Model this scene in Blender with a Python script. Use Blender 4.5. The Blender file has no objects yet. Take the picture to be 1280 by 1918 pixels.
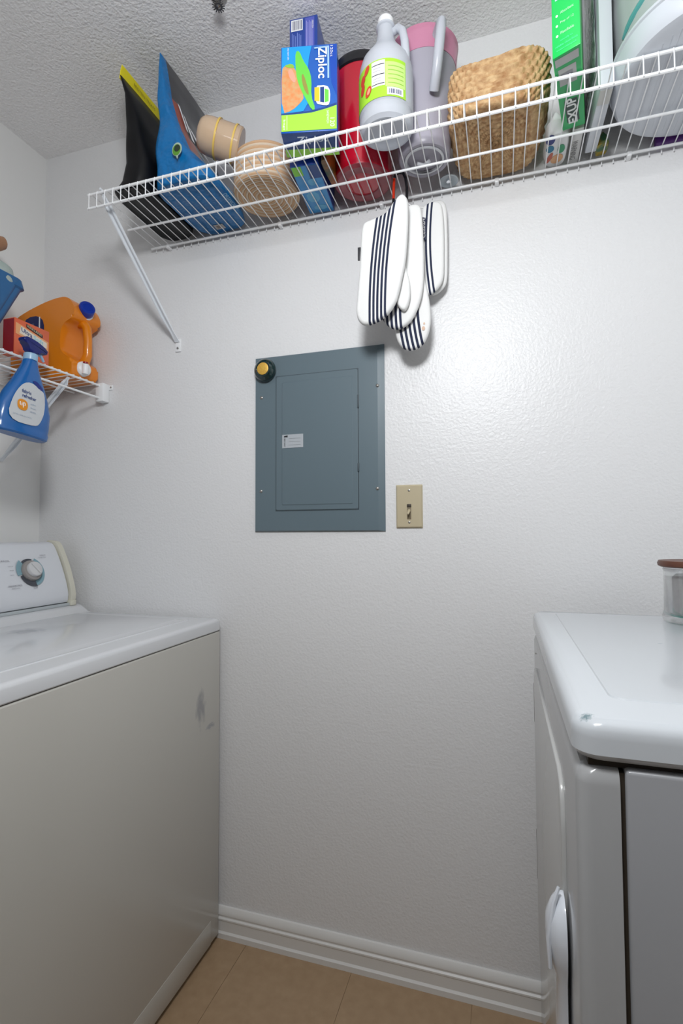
import bpy, bmesh, math, random
from mathutils import Vector, Matrix, noise
random.seed(7)
S = bpy.context.scene
COL = S.collection
PI = math.pi

# ------------------------------------------------------------------ camera
YAW, PITCH, ROLL, FOC = 0.3037, 0.0409, -0.0042, 962.9
cd = bpy.data.cameras.new('camera'); cam = bpy.data.objects.new('camera', cd); COL.objects.link(cam)
cd.sensor_fit = 'VERTICAL'; cd.sensor_height = 36.0; cd.lens = FOC / 1918 * 36.0
cd.clip_start = 0.02
fw = Vector((-math.sin(YAW)*math.cos(PITCH), math.cos(YAW)*math.cos(PITCH), math.sin(PITCH)))
rt = Vector((math.cos(YAW), math.sin(YAW), 0)); up = rt.cross(fw)
r2 = rt*math.cos(ROLL) + up*math.sin(ROLL); u2 = -rt*math.sin(ROLL) + up*math.cos(ROLL)
M = Matrix((r2, u2, -fw)).transposed().to_4x4(); M.translation = Vector((0, -1.3455, 1.1443))
cam.matrix_world = M
S.camera = cam
# ------------------------------------------------------------------ world, lights, exposure
w = bpy.data.worlds.new('world'); S.world = w; w.use_nodes = True
w.node_tree.nodes['Background'].inputs[0].default_value = (0.75, 0.8, 0.9, 1)
w.node_tree.nodes['Background'].inputs[1].default_value = 0.3

def area(name, loc, target, sx, sy, power, color=(1, 1, 1)):
    l = bpy.data.lights.new(name, 'AREA'); l.shape = 'RECTANGLE'; l.size = sx; l.size_y = sy
    l.energy = power; l.color = color
    o = bpy.data.objects.new(name, l); COL.objects.link(o); o.location = loc
    o.rotation_euler = (Vector(target) - Vector(loc)).to_track_quat('-Z', 'Y').to_euler()
    return o
LAMP = (-0.35, -1.75, 2.14); LAMP_E = 5
pl_ = bpy.data.lights.new('flash_bounce_light', 'POINT'); pl_.energy = 13; pl_.color = (0.96, 0.98, 1.0); pl_.shadow_soft_size = 0.12
po_ = bpy.data.objects.new('flash_bounce_light', pl_); COL.objects.link(po_); po_.location = (-0.12, -1.25, 1.95)
area('flash_softbox_light', (-0.12, -1.25, 1.95), (0.02, 0, 1.50), 0.24, 0.24, 9.5, (0.96, 0.98, 1.0))
S.view_settings.view_transform = 'Standard'; S.view_settings.look = 'None'
S.view_settings.gamma = 1; S.view_settings.use_curve_mapping = False
S.view_settings.exposure = 0.0

# ------------------------------------------------------------------ materials
MATS = {}
def mat(name, col, rough=0.5, metal=0.0, trans=0.0, coat=0.0, bump=None, mix=None, spec=0.5, stain=None, emit=0, alpha_mix=0, sss=0):
    if name in MATS: return MATS[name]
    m = bpy.data.materials.new(name); m.use_nodes = True; MATS[name] = m
    nt = m.node_tree; N = nt.nodes; L = nt.links; b = N['Principled BSDF']
    b.inputs['Base Color'].default_value = (*col, 1); b.inputs['Roughness'].default_value = rough
    b.inputs['Metallic'].default_value = metal; b.inputs['Transmission Weight'].default_value = trans
    b.inputs['Coat Weight'].default_value = coat; b.inputs['Specular IOR Level'].default_value = spec
    if emit: b.inputs['Emission Color'].default_value = (*col, 1); b.inputs['Emission Strength'].default_value = emit
    tc = N.new('ShaderNodeTexCoord')
    if mix:   # (scale, colour2, amount)
        n = N.new('ShaderNodeTexNoise'); n.inputs['Scale'].default_value = mix[0]; n.inputs['Detail'].default_value = 4
        L.new(tc.outputs['Object'], n.inputs['Vector'])
        r = N.new('ShaderNodeValToRGB'); r.color_ramp.elements[0].position = 0.5 - mix[2]/2; r.color_ramp.elements[1].position = 0.5 + mix[2]/2
        r.color_ramp.elements[0].color = (*col, 1); r.color_ramp.elements[1].color = (*mix[1], 1)
        L.new(n.outputs['Fac'], r.inputs['Fac']); L.new(r.outputs['Color'], b.inputs['Base Color'])
    if bump:  # list of (scale, strength, distance, kind)
        prev = None
        for sc, st, di, kd in bump:
            if kd == 'v':
                n = N.new('ShaderNodeTexVoronoi'); n.feature = 'SMOOTH_F1'; out = n.outputs['Distance']
            else:
                n = N.new('ShaderNodeTexNoise'); n.inputs['Detail'].default_value = 3; out = n.outputs['Fac']
            n.inputs['Scale'].default_value = sc
            L.new(tc.outputs['Object'], n.inputs['Vector'])
            bp = N.new('ShaderNodeBump'); bp.inputs['Strength'].default_value = st; bp.inputs['Distance'].default_value = di
            L.new(out, bp.inputs['Height'])
            if prev: L.new(prev.outputs['Normal'], bp.inputs['Normal'])
            prev = bp
        L.new(prev.outputs['Normal'], b.inputs['Normal'])
    if stain:  # list of (centre xyz, half size xyz, colour, strength) - smudges with their own shape
        last = None
        for c, h, sc_, st in stain:
            mp = N.new('ShaderNodeMapping'); mp.vector_type = 'POINT'
            mp.inputs['Scale'].default_value = (1/h[0], 1/h[1], 1/h[2])
            mp.inputs['Location'].default_value = (-c[0]/h[0], -c[1]/h[1], -c[2]/h[2])
            L.new(tc.outputs['Object'], mp.inputs['Vector'])
            ln = N.new('ShaderNodeVectorMath'); ln.operation = 'LENGTH'; L.new(mp.outputs[0], ln.inputs[0])
            n = N.new('ShaderNodeTexNoise'); n.inputs['Scale'].default_value = 2.2; n.inputs['Detail'].default_value = 6
            L.new(mp.outputs[0], n.inputs['Vector'])
            a = N.new('ShaderNodeMath'); a.operation = 'MULTIPLY_ADD'; a.inputs[1].default_value = 1.6; a.inputs[2].default_value = -0.8
            L.new(n.outputs['Fac'], a.inputs[0])
            s2 = N.new('ShaderNodeMath'); s2.operation = 'ADD'; L.new(ln.outputs['Value'], s2.inputs[0]); L.new(a.outputs[0], s2.inputs[1])
            mr = N.new('ShaderNodeMapRange'); mr.inputs['From Min'].default_value = 1.0; mr.inputs['From Max'].default_value = 0.3
            mr.inputs['To Min'].default_value = 0; mr.inputs['To Max'].default_value = st
            L.new(s2.outputs[0], mr.inputs['Value'])
            mx = N.new('ShaderNodeMix'); mx.data_type = 'RGBA'; mx.inputs[6].default_value = (*col, 1)
            if last: L.new(last.outputs[2], mx.inputs[6])
            mx.inputs[7].default_value = (*sc_, 1); L.new(mr.outputs[0], mx.inputs[0]); last = mx
        L.new(last.outputs[2], b.inputs['Base Color'])
    if alpha_mix:   # thin plastic film / milky wall: part of the light passes straight through
        t = N.new('ShaderNodeBsdfTransparent'); t.inputs[0].default_value = (min(1, col[0]*1.15), min(1, col[1]*1.15), min(1, col[2]*1.15), 1)
        x = N.new('ShaderNodeMixShader'); x.inputs[0].default_value = alpha_mix
        L.new(b.outputs[0], x.inputs[1]); L.new(t.outputs[0], x.inputs[2]); L.new(x.outputs[0], N['Material Output'].inputs[0])
    return m

WALL = mat('wall_paint', (0.76, 0.76, 0.765), 0.33, bump=[(150, 0.38, 0.003, 'n'), (60, 0.18, 0.004, 'n')], spec=0.33)
LWALL = mat('left_wall_paint', (0.79, 0.79, 0.78), 0.4, bump=[(60, 0.12, 0.003, 'n')])
CEIL = mat('ceiling_texture_paint', (0.90, 0.90, 0.905), 0.85, bump=[(170, 0.8, 0.0035, 'n'), (110, 0.5, 0.003, 'v')])
TRIM = mat('baseboard_paint', (0.73, 0.72, 0.70), 0.35, bump=[(40, 0.1, 0.002, 'n')])
FLOORM = mat('vinyl_tile', (0.34, 0.225, 0.13), 0.42, mix=(38, (0.40, 0.275, 0.165), 0.5), bump=[(200, 0.1, 0.001, 'n')])
GROUT = mat('tile_joint', (0.29, 0.19, 0.11), 0.7)
WIRE = mat('white_vinyl_wire', (0.86, 0.87, 0.88), 0.3)
WHITEP = mat('white_plastic', (0.86, 0.87, 0.88), 0.35)

# ------------------------------------------------------------------ helpers
ROOTLOC = {}
def to_obj(name, bm, m, parent=None, smooth=True, auto=35):
    me = bpy.data.meshes.new(name)
    bmesh.ops.remove_doubles(bm, verts=bm.verts, dist=1e-6)
    off = ROOTLOC.get(parent, Vector((0, 0, 0))) if parent else Vector((0, 0, 0))
    if off.length: bmesh.ops.translate(bm, verts=bm.verts, vec=-off)
    bmesh.ops.recalc_face_normals(bm, faces=bm.faces) if getattr(bm, 'recalc', True) is True else None
    bm.to_mesh(me); bm.free()
    ms = m if isinstance(m, (list, tuple)) else [m]
    for q in ms: me.materials.append(q)
    if smooth:
        for p in me.polygons: p.use_smooth = True
        me.set_sharp_from_angle(angle=math.radians(auto))
    o = bpy.data.objects.new(name, me); COL.objects.link(o)
    if parent: o.parent = parent; ROOTLOC[o] = off
    return o
def thing(name, label, cat, loc, group=None, rz=0):
    o = bpy.data.objects.new(name, None); COL.objects.link(o); o.location = loc
    o.empty_display_size = 0.05
    o['label'] = label; o['category'] = cat
    if group: o['group'] = group
    ROOTLOC[o] = Vector(loc); return o
def struct(name, bm, m, **k):
    o = to_obj(name, bm, m, **k); o['kind'] = 'structure'; return o
def box(bm, x0, x1, y0, y1, z0, z1, bev=0, seg=2, mtx=None):
    g = bmesh.ops.create_cube(bm, size=1); v = g['verts']
    bmesh.ops.scale(bm, verts=v, vec=(x1-x0, y1-y0, z1-z0))
    bmesh.ops.translate(bm, verts=v, vec=((x0+x1)/2, (y0+y1)/2, (z0+z1)/2))
    if bev:
        es = list({e for q in v for e in q.link_edges})
        r = bmesh.ops.bevel(bm, geom=es, offset=bev, segments=seg, affect='EDGES', profile=0.5)
        v = list({q for f in r['faces'] for q in f.verts} | {q for q in v if q.is_valid})
    if mtx is not None: bmesh.ops.transform(bm, matrix=mtx, verts=v)
    return bm
def B(*a, **k): return box(bmesh.new(), *a, **k)
def tube(bm, pts, r, seg=8, closed=False, cap=True):
    pts = [Vector(p) for p in pts]; n = len(pts); rs = r if isinstance(r, (list, tuple)) else [r]*n
    rings = []; nrm = None
    for i, p in enumerate(pts):
        a = pts[(i-1) % n] if (closed or i > 0) else p; b = pts[(i+1) % n] if (closed or i < n-1) else p
        t = (b-a).normalized()
        if nrm is None:
            nrm = t.cross(Vector((0, 0, 1)))
            if nrm.length < .1: nrm = t.cross(Vector((1, 0, 0)))
            nrm.normalize()
        else:
            nrm = (nrm - t*nrm.dot(t)).normalized()
        bn = t.cross(nrm)
        rings.append([bm.verts.new(p + (nrm*math.cos(2*PI*k/seg) + bn*math.sin(2*PI*k/seg))*rs[i]) for k in range(seg)])
    for i in range(n if closed else n-1):
        A, C = rings[i], rings[(i+1) % n]
        for k in range(seg): bm.faces.new((A[k], A[(k+1) % seg], C[(k+1) % seg], C[k]))
    if cap and not closed: bm.faces.new(rings[0][::-1]); bm.faces.new(rings[-1])
    return bm
def T(pts, r, **k): return tube(bmesh.new(), pts, r, **k)
def loft(bm, rings, cap0=True, cap1=True, mi=None):
    R = [[bm.verts.new(p) for p in r] for r in rings]; n = len(R[0])
    for i in range(len(R)-1):
        for k in range(n):
            f = bm.faces.new((R[i][k], R[i][(k+1) % n], R[i+1][(k+1) % n], R[i+1][k]))
            if mi: f.material_index = mi(i, k)
    if cap0:
        f = bm.faces.new(R[0][::-1])
        if mi: f.material_index = mi(0, 0)
    if cap1:
        f = bm.faces.new(R[-1])
        if mi: f.material_index = mi(len(R)-2, 0)
    return bm
def frame(o, n, up_=(0, 0, 1)):
    n = Vector(n).normalized(); u = Vector(up_).cross(n).normalized(); v = n.cross(u)
    m = Matrix((u, v, n)).transposed().to_4x4(); m.translation = Vector(o); return m
def lathe(bm, prof, c=(0, 0, 0), axis=(0, 0, 1), seg=40, mi=None, c0=True, c1=True):
    a = Vector(axis).normalized(); ref = Vector((1, 0, 0)) if abs(a.x) < .9 else Vector((0, 1, 0))
    u = (ref - a*ref.dot(a)).normalized(); v = a.cross(u); c = Vector(c)
    rings = [[c + a*z + (u*math.cos(2*PI*k/seg) + v*math.sin(2*PI*k/seg))*max(r, 1e-5) for k in range(seg)] for r, z in prof]
    return loft(bm, rings, c0, c1, mi)
def LA(prof, *a, **k): return lathe(bmesh.new(), prof, *a, **k)
def sup(cx, cy, hx, hy, z, n=2.5, seg=48, rot=0):
    out = []
    for k in range(seg):
        t = 2*PI*k/seg; c, s = math.cos(t), math.sin(t)
        x = hx*math.copysign(abs(c)**(2/n), c); y = hy*math.copysign(abs(s)**(2/n), s)
        out.append(Vector((cx + x*math.cos(rot) - y*math.sin(rot), cy + x*math.sin(rot) + y*math.cos(rot), z)))
    return out
def prism(bm, poly, d, mtx, bev=0, seg=3):
    """poly (u,v) extruded from w=0 to w=d in the frame mtx"""
    a = [bm.verts.new(mtx @ Vector((x, y, 0))) for x, y in poly]; b = [bm.verts.new(mtx @ Vector((x, y, d))) for x, y in poly]
    n = len(poly); f1 = bm.faces.new(a[::-1]); f2 = bm.faces.new(b)
    for k in range(n): bm.faces.new((a[k], a[(k+1) % n], b[(k+1) % n], b[k]))
    if bev:
        es = list(set(f1.edges) | set(f2.edges))
        bmesh.ops.bevel(bm, geom=es, offset=bev, segments=seg, affect='EDGES', profile=0.5)
    return bm
def PR(*a, **k): return prism(bmesh.new(), *a, **k)
def smooth_poly(p, it=2):
    for _ in range(it):
        q = []
        for i in range(len(p)):
            a, b = p[i], p[(i+1) % len(p)]
            q += [(a[0]*.75+b[0]*.25, a[1]*.75+b[1]*.25), (a[0]*.25+b[0]*.75, a[1]*.25+b[1]*.75)]
        p = q
    return p
TH = 0.0004
def decal(name, poly, mtx, m, parent, off=TH, th=0.0003):
    """flat printed patch lying on a flat face"""
    return to_obj(name, PR(poly, th, mtx @ Matrix.Translation((0, 0, off))), m, parent, smooth=False)
def rect(x0, x1, y0, y1): return [(x0, y0), (x1, y0), (x1, y1), (x0, y1)]
def ell(cx, cy, rx, ry, n=20, rot=0):
    return [(cx + rx*math.cos(2*PI*k/n)*math.cos(rot) - ry*math.sin(2*PI*k/n)*math.sin(rot), cy + rx*math.cos(2*PI*k/n)*math.sin(rot) + ry*math.sin(2*PI*k/n)*math.cos(rot)) for k in range(n)]
def text(s, fn, width, height, m, parent, name='lettering', rot=0, bold=0.0, shear=0.0):
    """flat lettering; fn maps (x,y) centred text plane coordinates to world"""
    cu = bpy.data.curves.new(name, 'FONT'); cu.body = s; cu.align_x = 'CENTER'; cu.align_y = 'CENTER'; cu.resolution_u = 3
    cu.offset = bold; cu.shear = shear
    to = bpy.data.objects.new(name, cu); COL.objects.link(to); bpy.context.view_layer.update()
    dg = bpy.context.evaluated_depsgraph_get(); me = bpy.data.meshes.new_from_object(to.evaluated_get(dg))
    bpy.data.objects.remove(to); me.name = name
    xs = [v.co.x for v in me.vertices]; ys = [v.co.y for v in me.vertices]
    sx = width/(max(xs)-min(xs)); sy = height/(max(ys)-min(ys)); mx = (max(xs)+min(xs))/2; my = (max(ys)+min(ys))/2
    off = ROOTLOC.get(parent, Vector((0, 0, 0)))
    for v in me.vertices:
        x, y = (v.co.x-mx)*sx, (v.co.y-my)*sy
        v.co = fn(x*math.cos(rot)-y*math.sin(rot), x*math.sin(rot)+y*math.cos(rot)) - off
    me.materials.clear(); me.materials.append(m)
    o = bpy.data.objects.new(name, me); COL.objects.link(o); o.parent = parent; ROOTLOC[o] = off
    return o
def flat(mtx, cx, cy, off=0.001): return lambda x, y: mtx @ Vector((cx+x, cy+y, off))
def dup(o, loc):
    c = o.copy(); COL.objects.link(c); c.location = loc; return c

# ------------------------------------------------------------------ room shell
XL, XR, YR, HC = -1.4876, 0.88, -2.75, 2.44
struct('wall_back', B(XL-0.1, XR+0.1, 0, 0.1, -0.05, HC+0.05), WALL, smooth=False)
struct('wall_left', B(XL-0.1, XL, YR-0.1, 0, -0.05, HC+0.05), LWALL, smooth=False)
struct('wall_right', B(XR, XR+0.1, YR-0.1, 0, -0.05, HC+0.05), LWALL, smooth=False)
struct('wall_rear', B(XL, XR, YR-0.1, YR, -0.05, HC+0.05), mat('rear_wall_absorber', (.08, .08, .085), .6), smooth=False)  # unseen side of the room, coloured near black to soak up bounced light
struct('ceiling', B(XL, XR, YR, 0, HC, HC+0.05), CEIL, smooth=False)
fl = struct('floor', B(XL, XR, YR, 0, -0.05, -0.0016), GROUT, smooth=False)
t0 = None; ts = 0.305
x0f, y0f = -0.7, -0.02
for i in range(-2, 5):
    for j in range(0, 9):
        xa, xb = max(XL, x0f+i*ts), min(XR, x0f+(i+1)*ts); yb, ya = y0f-j*ts, max(YR, y0f-(j+1)*ts)
        if j == 0: yb = 0
        if xb-xa < .02 or yb-ya < .02: continue
        g = 0.0004
        to_obj('floor_tile', B(xa+g, xb-g, ya+g, yb-g, -0.0016, 0, bev=0.0003, seg=1), FLOORM, fl, smooth=False)
# baseboard with moulded profile
def baseboard(name, a, b, inward):
    prof = [(0, 0), (0.0165, 0), (0.0165, 0.014), (0.014, 0.017), (0.0125, 0.019), (0.0125, 0.046), (0.0145, 0.049), (0.0145, 0.053), (0.0105, 0.056), (0.0105, 0.059),
            (0.0125, 0.062), (0.0125, 0.066), (0.0095, 0.073), (0.007, 0.078), (0.005, 0.0805), (0, 0.081)]
    a, b, n = Vector(a), Vector(b), Vector(inward); bm = bmesh.new()
    steps = 24
    rings = []
    for s in range(steps+1):
        p = a.lerp(b, s/steps)
        rings.append([p + n*(q[0] + (0.0012*noise.noise(Vector((p.x*9, p.y*9, 3))) if q[1] < .02 and q[0] > 0 else 0)) + Vector((0, 0, q[1])) for q in prof])
    loft(bm, rings); return struct(name, bm, TRIM, auto=25)
baseboard('baseboard_back', (XR, 0, 0), (XL, 0, 0), (0, -1, 0))
baseboard('baseboard_left', (XL, YR, 0), (XL, -0.02, 0), (1, 0, 0))
baseboard('baseboard_right', (XR, YR, 0), (XR, -0.02, 0), (-1, 0, 0))

# ------------------------------------------------------------------ long wire shelf over the room
ZS, YF = 2.0426, -0.2795
X0 = -1.0279; X1 = 0.86
GREY = mat('bracket_white_metal', (0.78, 0.81, 0.85), 0.3)
SCREW = mat('screw_metal', (0.35, 0.34, 0.32), 0.35, metal=0.8)
ws = thing('wire_shelf', 'long white wire shelf spanning the wall above the breaker panel, full of kitchen items', 'shelf', (X0, 0, ZS))
to_obj('front_rail', T([(X0-.006, YF, ZS-.002), (X1, YF, ZS-.002)], .0034), WIRE, ws)
to_obj('lip_rail', T([(X0-.006, YF, ZS-.0393), (X1, YF, ZS-.0393)], .0034), WIRE, ws)
to_obj('middle_rail', T([(X0-.01, -.1232, ZS-.006), (X1, -.1232, ZS-.006)], .0030), WIRE, ws)
to_obj('back_rail', T([(X0-.01, -.016, ZS-.005), (X1, -.016, ZS-.005)], .0032), WIRE, ws)
nw = int((X1-X0)/.0254)
cw = to_obj('cross_wire', T([(X0, -.006, ZS-.014), (X0, -.006, ZS-.004), (X0, -.010, ZS+.0005), (X0, YF+.004, ZS+.0015), (X0, YF-.002, ZS+.0005), (X0, YF-.0038, ZS-.004), (X0, YF-.0038, ZS-.042)], .00135, seg=6), WIRE, ws)
for i in range(1, nw): dup(cw, (i*.0254, 0, 0))
for xx in (X0+.05, -.6, -.3, 0.0, .3, .6):
    to_obj('wall_clip', B(xx-.005, xx+.005, -.020, 0, ZS-.013, ZS-.001, bev=.002), WHITEP, ws)
# diagonal brace: folded strip with flattened foot
def brace(parent, a, b, side, wdt=.017, th=.004):
    a, b, side = Vector(a), Vector(b), Vector(side).normalized(); d = (b-a).normalized(); n = d.cross(side).normalized()
    bm = bmesh.new(); L_ = (b-a).length; rings = []
    for s, ww, cup in ((0, .010, 0), (.03, .010, .002), (.06, wdt, .006), (.8, wdt, .006), (.92, .013, .002), (1, .016, 0)):
        p = a + d*L_*s
        prof = [(-ww/2, 0), (-ww/2, th*.4+cup), (-ww/2+.003, th*.4+cup), (-ww/2+.004, .0018), (ww/2-.004, .0018), (ww/2-.003, th*.4+cup), (ww/2, th*.4+cup), (ww/2, 0)]
        rings.append([p + side*u + n*v for u, v in prof])
    loft(bm, rings); return to_obj('brace', bm, GREY, parent, smooth=False)
bx_ = -0.985
brace(ws, (-.990, YF+.006, ZS-.006), (-.948, -.006, 1.735), (1, 0, 0))
to_obj('brace_foot', B(-.957, -.937, -.004, 0, 1.705, 1.745, bev=.0015), WHITEP, ws)
to_obj('screw', LA([(.0001, 0), (.0035, .0), (.0035, .002), (.002, .003), (.0001, .003)], (-.947, -.004, 1.716), (0, -1, 0), seg=12), SCREW, ws)
to_obj('brace_hook', T([(-.990, YF+.012, ZS-.012), (-.990, YF, ZS+.004), (-.990, YF-.006, ZS+.004)], .003), GREY, ws)

# ------------------------------------------------------------------ short wire shelf on the left wall
LX, LZ = -1.222, 1.612
ls = thing('wire_shelf', 'short white wire shelf on the left wall holding laundry supplies', 'shelf', (XL, -.02, LZ))
Y1 = -1.25
to_obj('front_rail', T([(LX, -.018, LZ+.006), (LX, Y1, LZ+.006)], .0034), WIRE, ls)
to_obj('lip_rail', T([(LX, -.018, LZ-.034), (LX, Y1, LZ-.034)], .0034), WIRE, ls)
to_obj('middle_rail', T([(-1.345, -.006, LZ-.001), (-1.345, Y1, LZ-.001)], .0028), WIRE, ls)
to_obj('back_rail', T([(-1.475, -.006, LZ-.001), (-1.475, Y1, LZ-.001)], .003), WIRE, ls)
cw = to_obj('cross_wire', T([(-1.483, -.03, LZ+.004), (LX-.002, -.03, LZ+.0105), (LX+.003, -.03, LZ+.0095)], .00135, seg=6), WIRE, ls)
for i in range(1, int((-.03-Y1)/.0254)): dup(cw, (0, -i*.0254, 0))
to_obj('end_cap', B(LX-.013, LX+.016, -.030, 0, LZ-.045, LZ+.014, bev=.003), WHITEP, ls)
to_obj('screw', LA([(.0001, 0), (.003, 0), (.003, .002), (.0001, .003)], (LX+.024, -.003, LZ+.004), (0, -1, 0), seg=10), SCREW, ls)
to_obj('end_cap_tab', B(LX+.014, LX+.030, -.004, 0, LZ-.004, LZ+.012, bev=.0015), WHITEP, ls)
for yy in (-.15, -.75):
    brace(ls, (LX, yy, LZ-.002), (XL+.006, yy, 1.372), (0, 1, 0), wdt=.018)

# ------------------------------------------------------------------ electric panel
STEEL = mat('grey_panel_steel', (0.122, 0.168, 0.195), 0.38, bump=[(400, .05, .0005, 'n')])
GROOVE = mat('panel_groove', (0.055, 0.075, 0.088), 0.5)
ep = thing('breaker_panel', 'grey steel breaker panel cover on the white wall below the shelf', 'panel', (-.49, 0, 1.1487))
px0, px1, pz0, pz1 = -.6821, -.2979, 1.1487, 1.6546
bm = bmesh.new()
rg = lambda x0, x1, z0, z1, y: [Vector((x0, y, z0)), Vector((x1, y, z0)), Vector((x1, y, z1)), Vector((x0, y, z1))]
loft(bm, [rg(px0, px1, pz0, pz1, 0), rg(px0, px1, pz0, pz1, -.003), rg(px0+.003, px1-.018, pz0+.003, pz1-.003, -.0085)])
to_obj('cover', bm, STEEL, ep, smooth=False)
dx0, dx1, dz0, dz1 = -.613, -.371, 1.209, 1.592
bm = bmesh.new()
loft(bm, [rg(dx0-.0022, dx1+.0022, dz0-.0022, dz1+.0022, -.0080), rg(dx0-.0022, dx1+.0022, dz0-.0022, dz1+.0022, -.0090)])
to_obj('door_gap', bm, GROOVE, ep, smooth=False)
bm = bmesh.new()
def rr(x0, x1, z0, z1, y, r):
    out = []
    for cx, cz, a0 in ((x1-r, z1-r, 0), (x0+r, z1-r, 90), (x0+r, z0+r, 180), (x1-r, z0+r, 270)):
        for k in range(5):
            a = math.radians(a0+k*22.5); out.append(Vector((cx+r*math.cos(a), y, cz+r*math.sin(a))))
    return out[::-1]
loft(bm, [rr(dx0, dx1, dz0, dz1, -.0085, .005), rr(dx0, dx1, dz0, dz1, -.0105, .005), rr(dx0+.002, dx1-.002, dz0+.002, dz1-.002, -.0115, .004),
          rr(dx0+.018, dx1-.014, dz0+.014, dz1-.018, -.0115, .004), rr(dx0+.020, dx1-.016, dz0+.016, dz1-.020, -.0128, .004)])
dr = to_obj('door', bm, STEEL, ep, auto=15)
LAB = mat('panel_label_paper', (0.42, 0.45, 0.48), 0.5)
INK = mat('black_ink', (0.02, 0.02, 0.025), 0.5)
pf = frame((-.593, -.0129, 1.385), (0, -1, 0))
lb = decal('label', rect(0, .064, 0, .038), pf, LAB, dr)
decal('printed_mark', [(.006, .034), (.017, .036), (.017, .030), (.011, .031), (.006, .030)], pf, INK, dr, off=.001)
text('BRYANT', flat(pf, .008, .015, .0012), .024, .0045, INK, dr, rot=-PI/2)
for q in range(3): decal('printed_line', rect(.020, .056, .008+q*.009, .0085+q*.009), pf, mat('faint_ink', (.25, .27, .29), .5), dr, off=.001)
for x, z in ((-.66, 1.536), (-.316, 1.541), (-.661, 1.265), (-.318, 1.263)):
    to_obj('screw', LA([(.0001, 0), (.0045, 0), (.0045, .0012), (.003, .0025), (.0001, .003)], (x, -.0083, z), (0, -1, 0), seg=14), SCREW, ep)
for z0_, z1_ in ((1.484, 1.52), (1.31, 1.333)):
    to_obj('hinge', B(dx1-.001, dx1+.003, -.0125, -.008, z0_, z1_, bev=.0006), GROOVE, ep)

# green domed magnet with a golden disc
mg = thing('round_magnet', 'round dark green magnet with a gold disc on the breaker panel corner', 'magnet', (-.645, -.009, 1.613))
DG = mat('dark_green_glaze', (0.004, 0.022, 0.022), 0.12, coat=.5)
to_obj('body', LA([(.0001, 0), (.029, 0), (.0325, .004), (.033, .010), (.031, .016), (.026, .021), (.0215, .0235), (.019, .0225), (.0001, .0225)], (-.645, -.009, 1.613), (0, -1, 0)), DG, mg)
GOLD = mat('gold_leaf', (0.68, 0.36, 0.07), 0.4, metal=.3, mix=(160, (0.75, 0.50, 0.08), .4), bump=[(220, .5, .002, 'n')])
to_obj('gold_disc', LA([(.0001, 0), (.0175, 0), (.0175, .001), (.015, .002), (.0001, .0022)], (-.6455, -.0312, 1.6135), (0, -1, 0)), GOLD, mg)

# ------------------------------------------------------------------ switch plate
BEIGE = mat('beige_plastic', (0.50, 0.43, 0.29), 0.4)
sw = thing('light_switch', 'beige light switch plate beside the breaker panel', 'switch', (-.2336, 0, 1.2135))
cx, cz = -.2336, 1.2135
bm = bmesh.new()
loft(bm, [rr(cx-.035, cx+.035, cz-.0572, cz+.0572, 0, .002), rr(cx-.035, cx+.035, cz-.0572, cz+.0572, -.002, .002), rr(cx-.0315, cx+.0315, cz-.0535, cz+.0535, -.006, .002)])
to_obj('plate', bm, BEIGE, sw, smooth=False)
DK = mat('dark_gap', (0.04, 0.03, 0.02), .6)
to_obj('toggle_slot', B(cx-.0055, cx+.0055, -.0066, -.005, cz-.034, cz+.004, bev=.0004), mat('slot_shade', (.20, .16, .10), .6), sw)
to_obj('toggle', T([(cx, -.005, cz-.011), (cx, -.010, cz-.012), (cx-.0006, -.019, cz-.019), (cx-.0006, -.021, cz-.021)], [.0042, .0040, .0030, .0015], seg=10), BEIGE, sw)
to_obj('slot_end', B(cx-.0058, cx+.0058, -.0072, -.005, cz-.003, cz+.006, bev=.0015), DK, sw)
for z in (cz+.042, cz-.042):
    to_obj('screw', LA([(.0001, 0), (.003, 0), (.003, .0008), (.0001, .0015)], (cx, -.006, z), (0, -1, 0), seg=12), SCREW, sw)

# ------------------------------------------------------------------ washer
WCAB = mat('washer_cabinet_shaded_enamel', (0.52, 0.505, 0.465), 0.28, coat=.2, stain=[((.01, -.117, .675), (.1, .026, .055), (.23, .23, .25), .75), ((.01, -.068, .61), (.1, .026, .010), (.24, .24, .28), .7)])  # white enamel darker and warmer than the top, shade in its colour; smudges real
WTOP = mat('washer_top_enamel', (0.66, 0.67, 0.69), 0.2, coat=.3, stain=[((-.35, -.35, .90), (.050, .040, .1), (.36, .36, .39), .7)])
WP = mat('washer_console_plastic', (0.68, 0.70, 0.74), 0.35)
wx, wy0, wy1 = -.7845, -.735, -.016
wa = thing('washing_machine', 'white top-loading washing machine on the left with dial console', 'washer', (wx, 0, 0))
# cabinet stain coordinates are object space = world - root
to_obj('cabinet', B(-1.455, wx, wy0, wy1-.004, .004+.012, .8635, bev=.004, seg=3), WCAB, wa)
to_obj('front_kick_fold', B(wx-.002, wx+.0006, wy0, -.062, .0165, .0795, bev=.0005), WCAB, wa)
for fx in (wx-.05, -1.40):
    for fy in (-.06, wy0+.05):
        to_obj('foot', LA([(.02, 0), (.022, .003), (.018, .012), (.010, .018)], (fx, fy, 0), seg=16), DK, wa)
to_obj('top_gap', B(-1.45, wx-.003, wy0+.004, wy1-.006, .8625, .8665), DK, wa)
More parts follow.
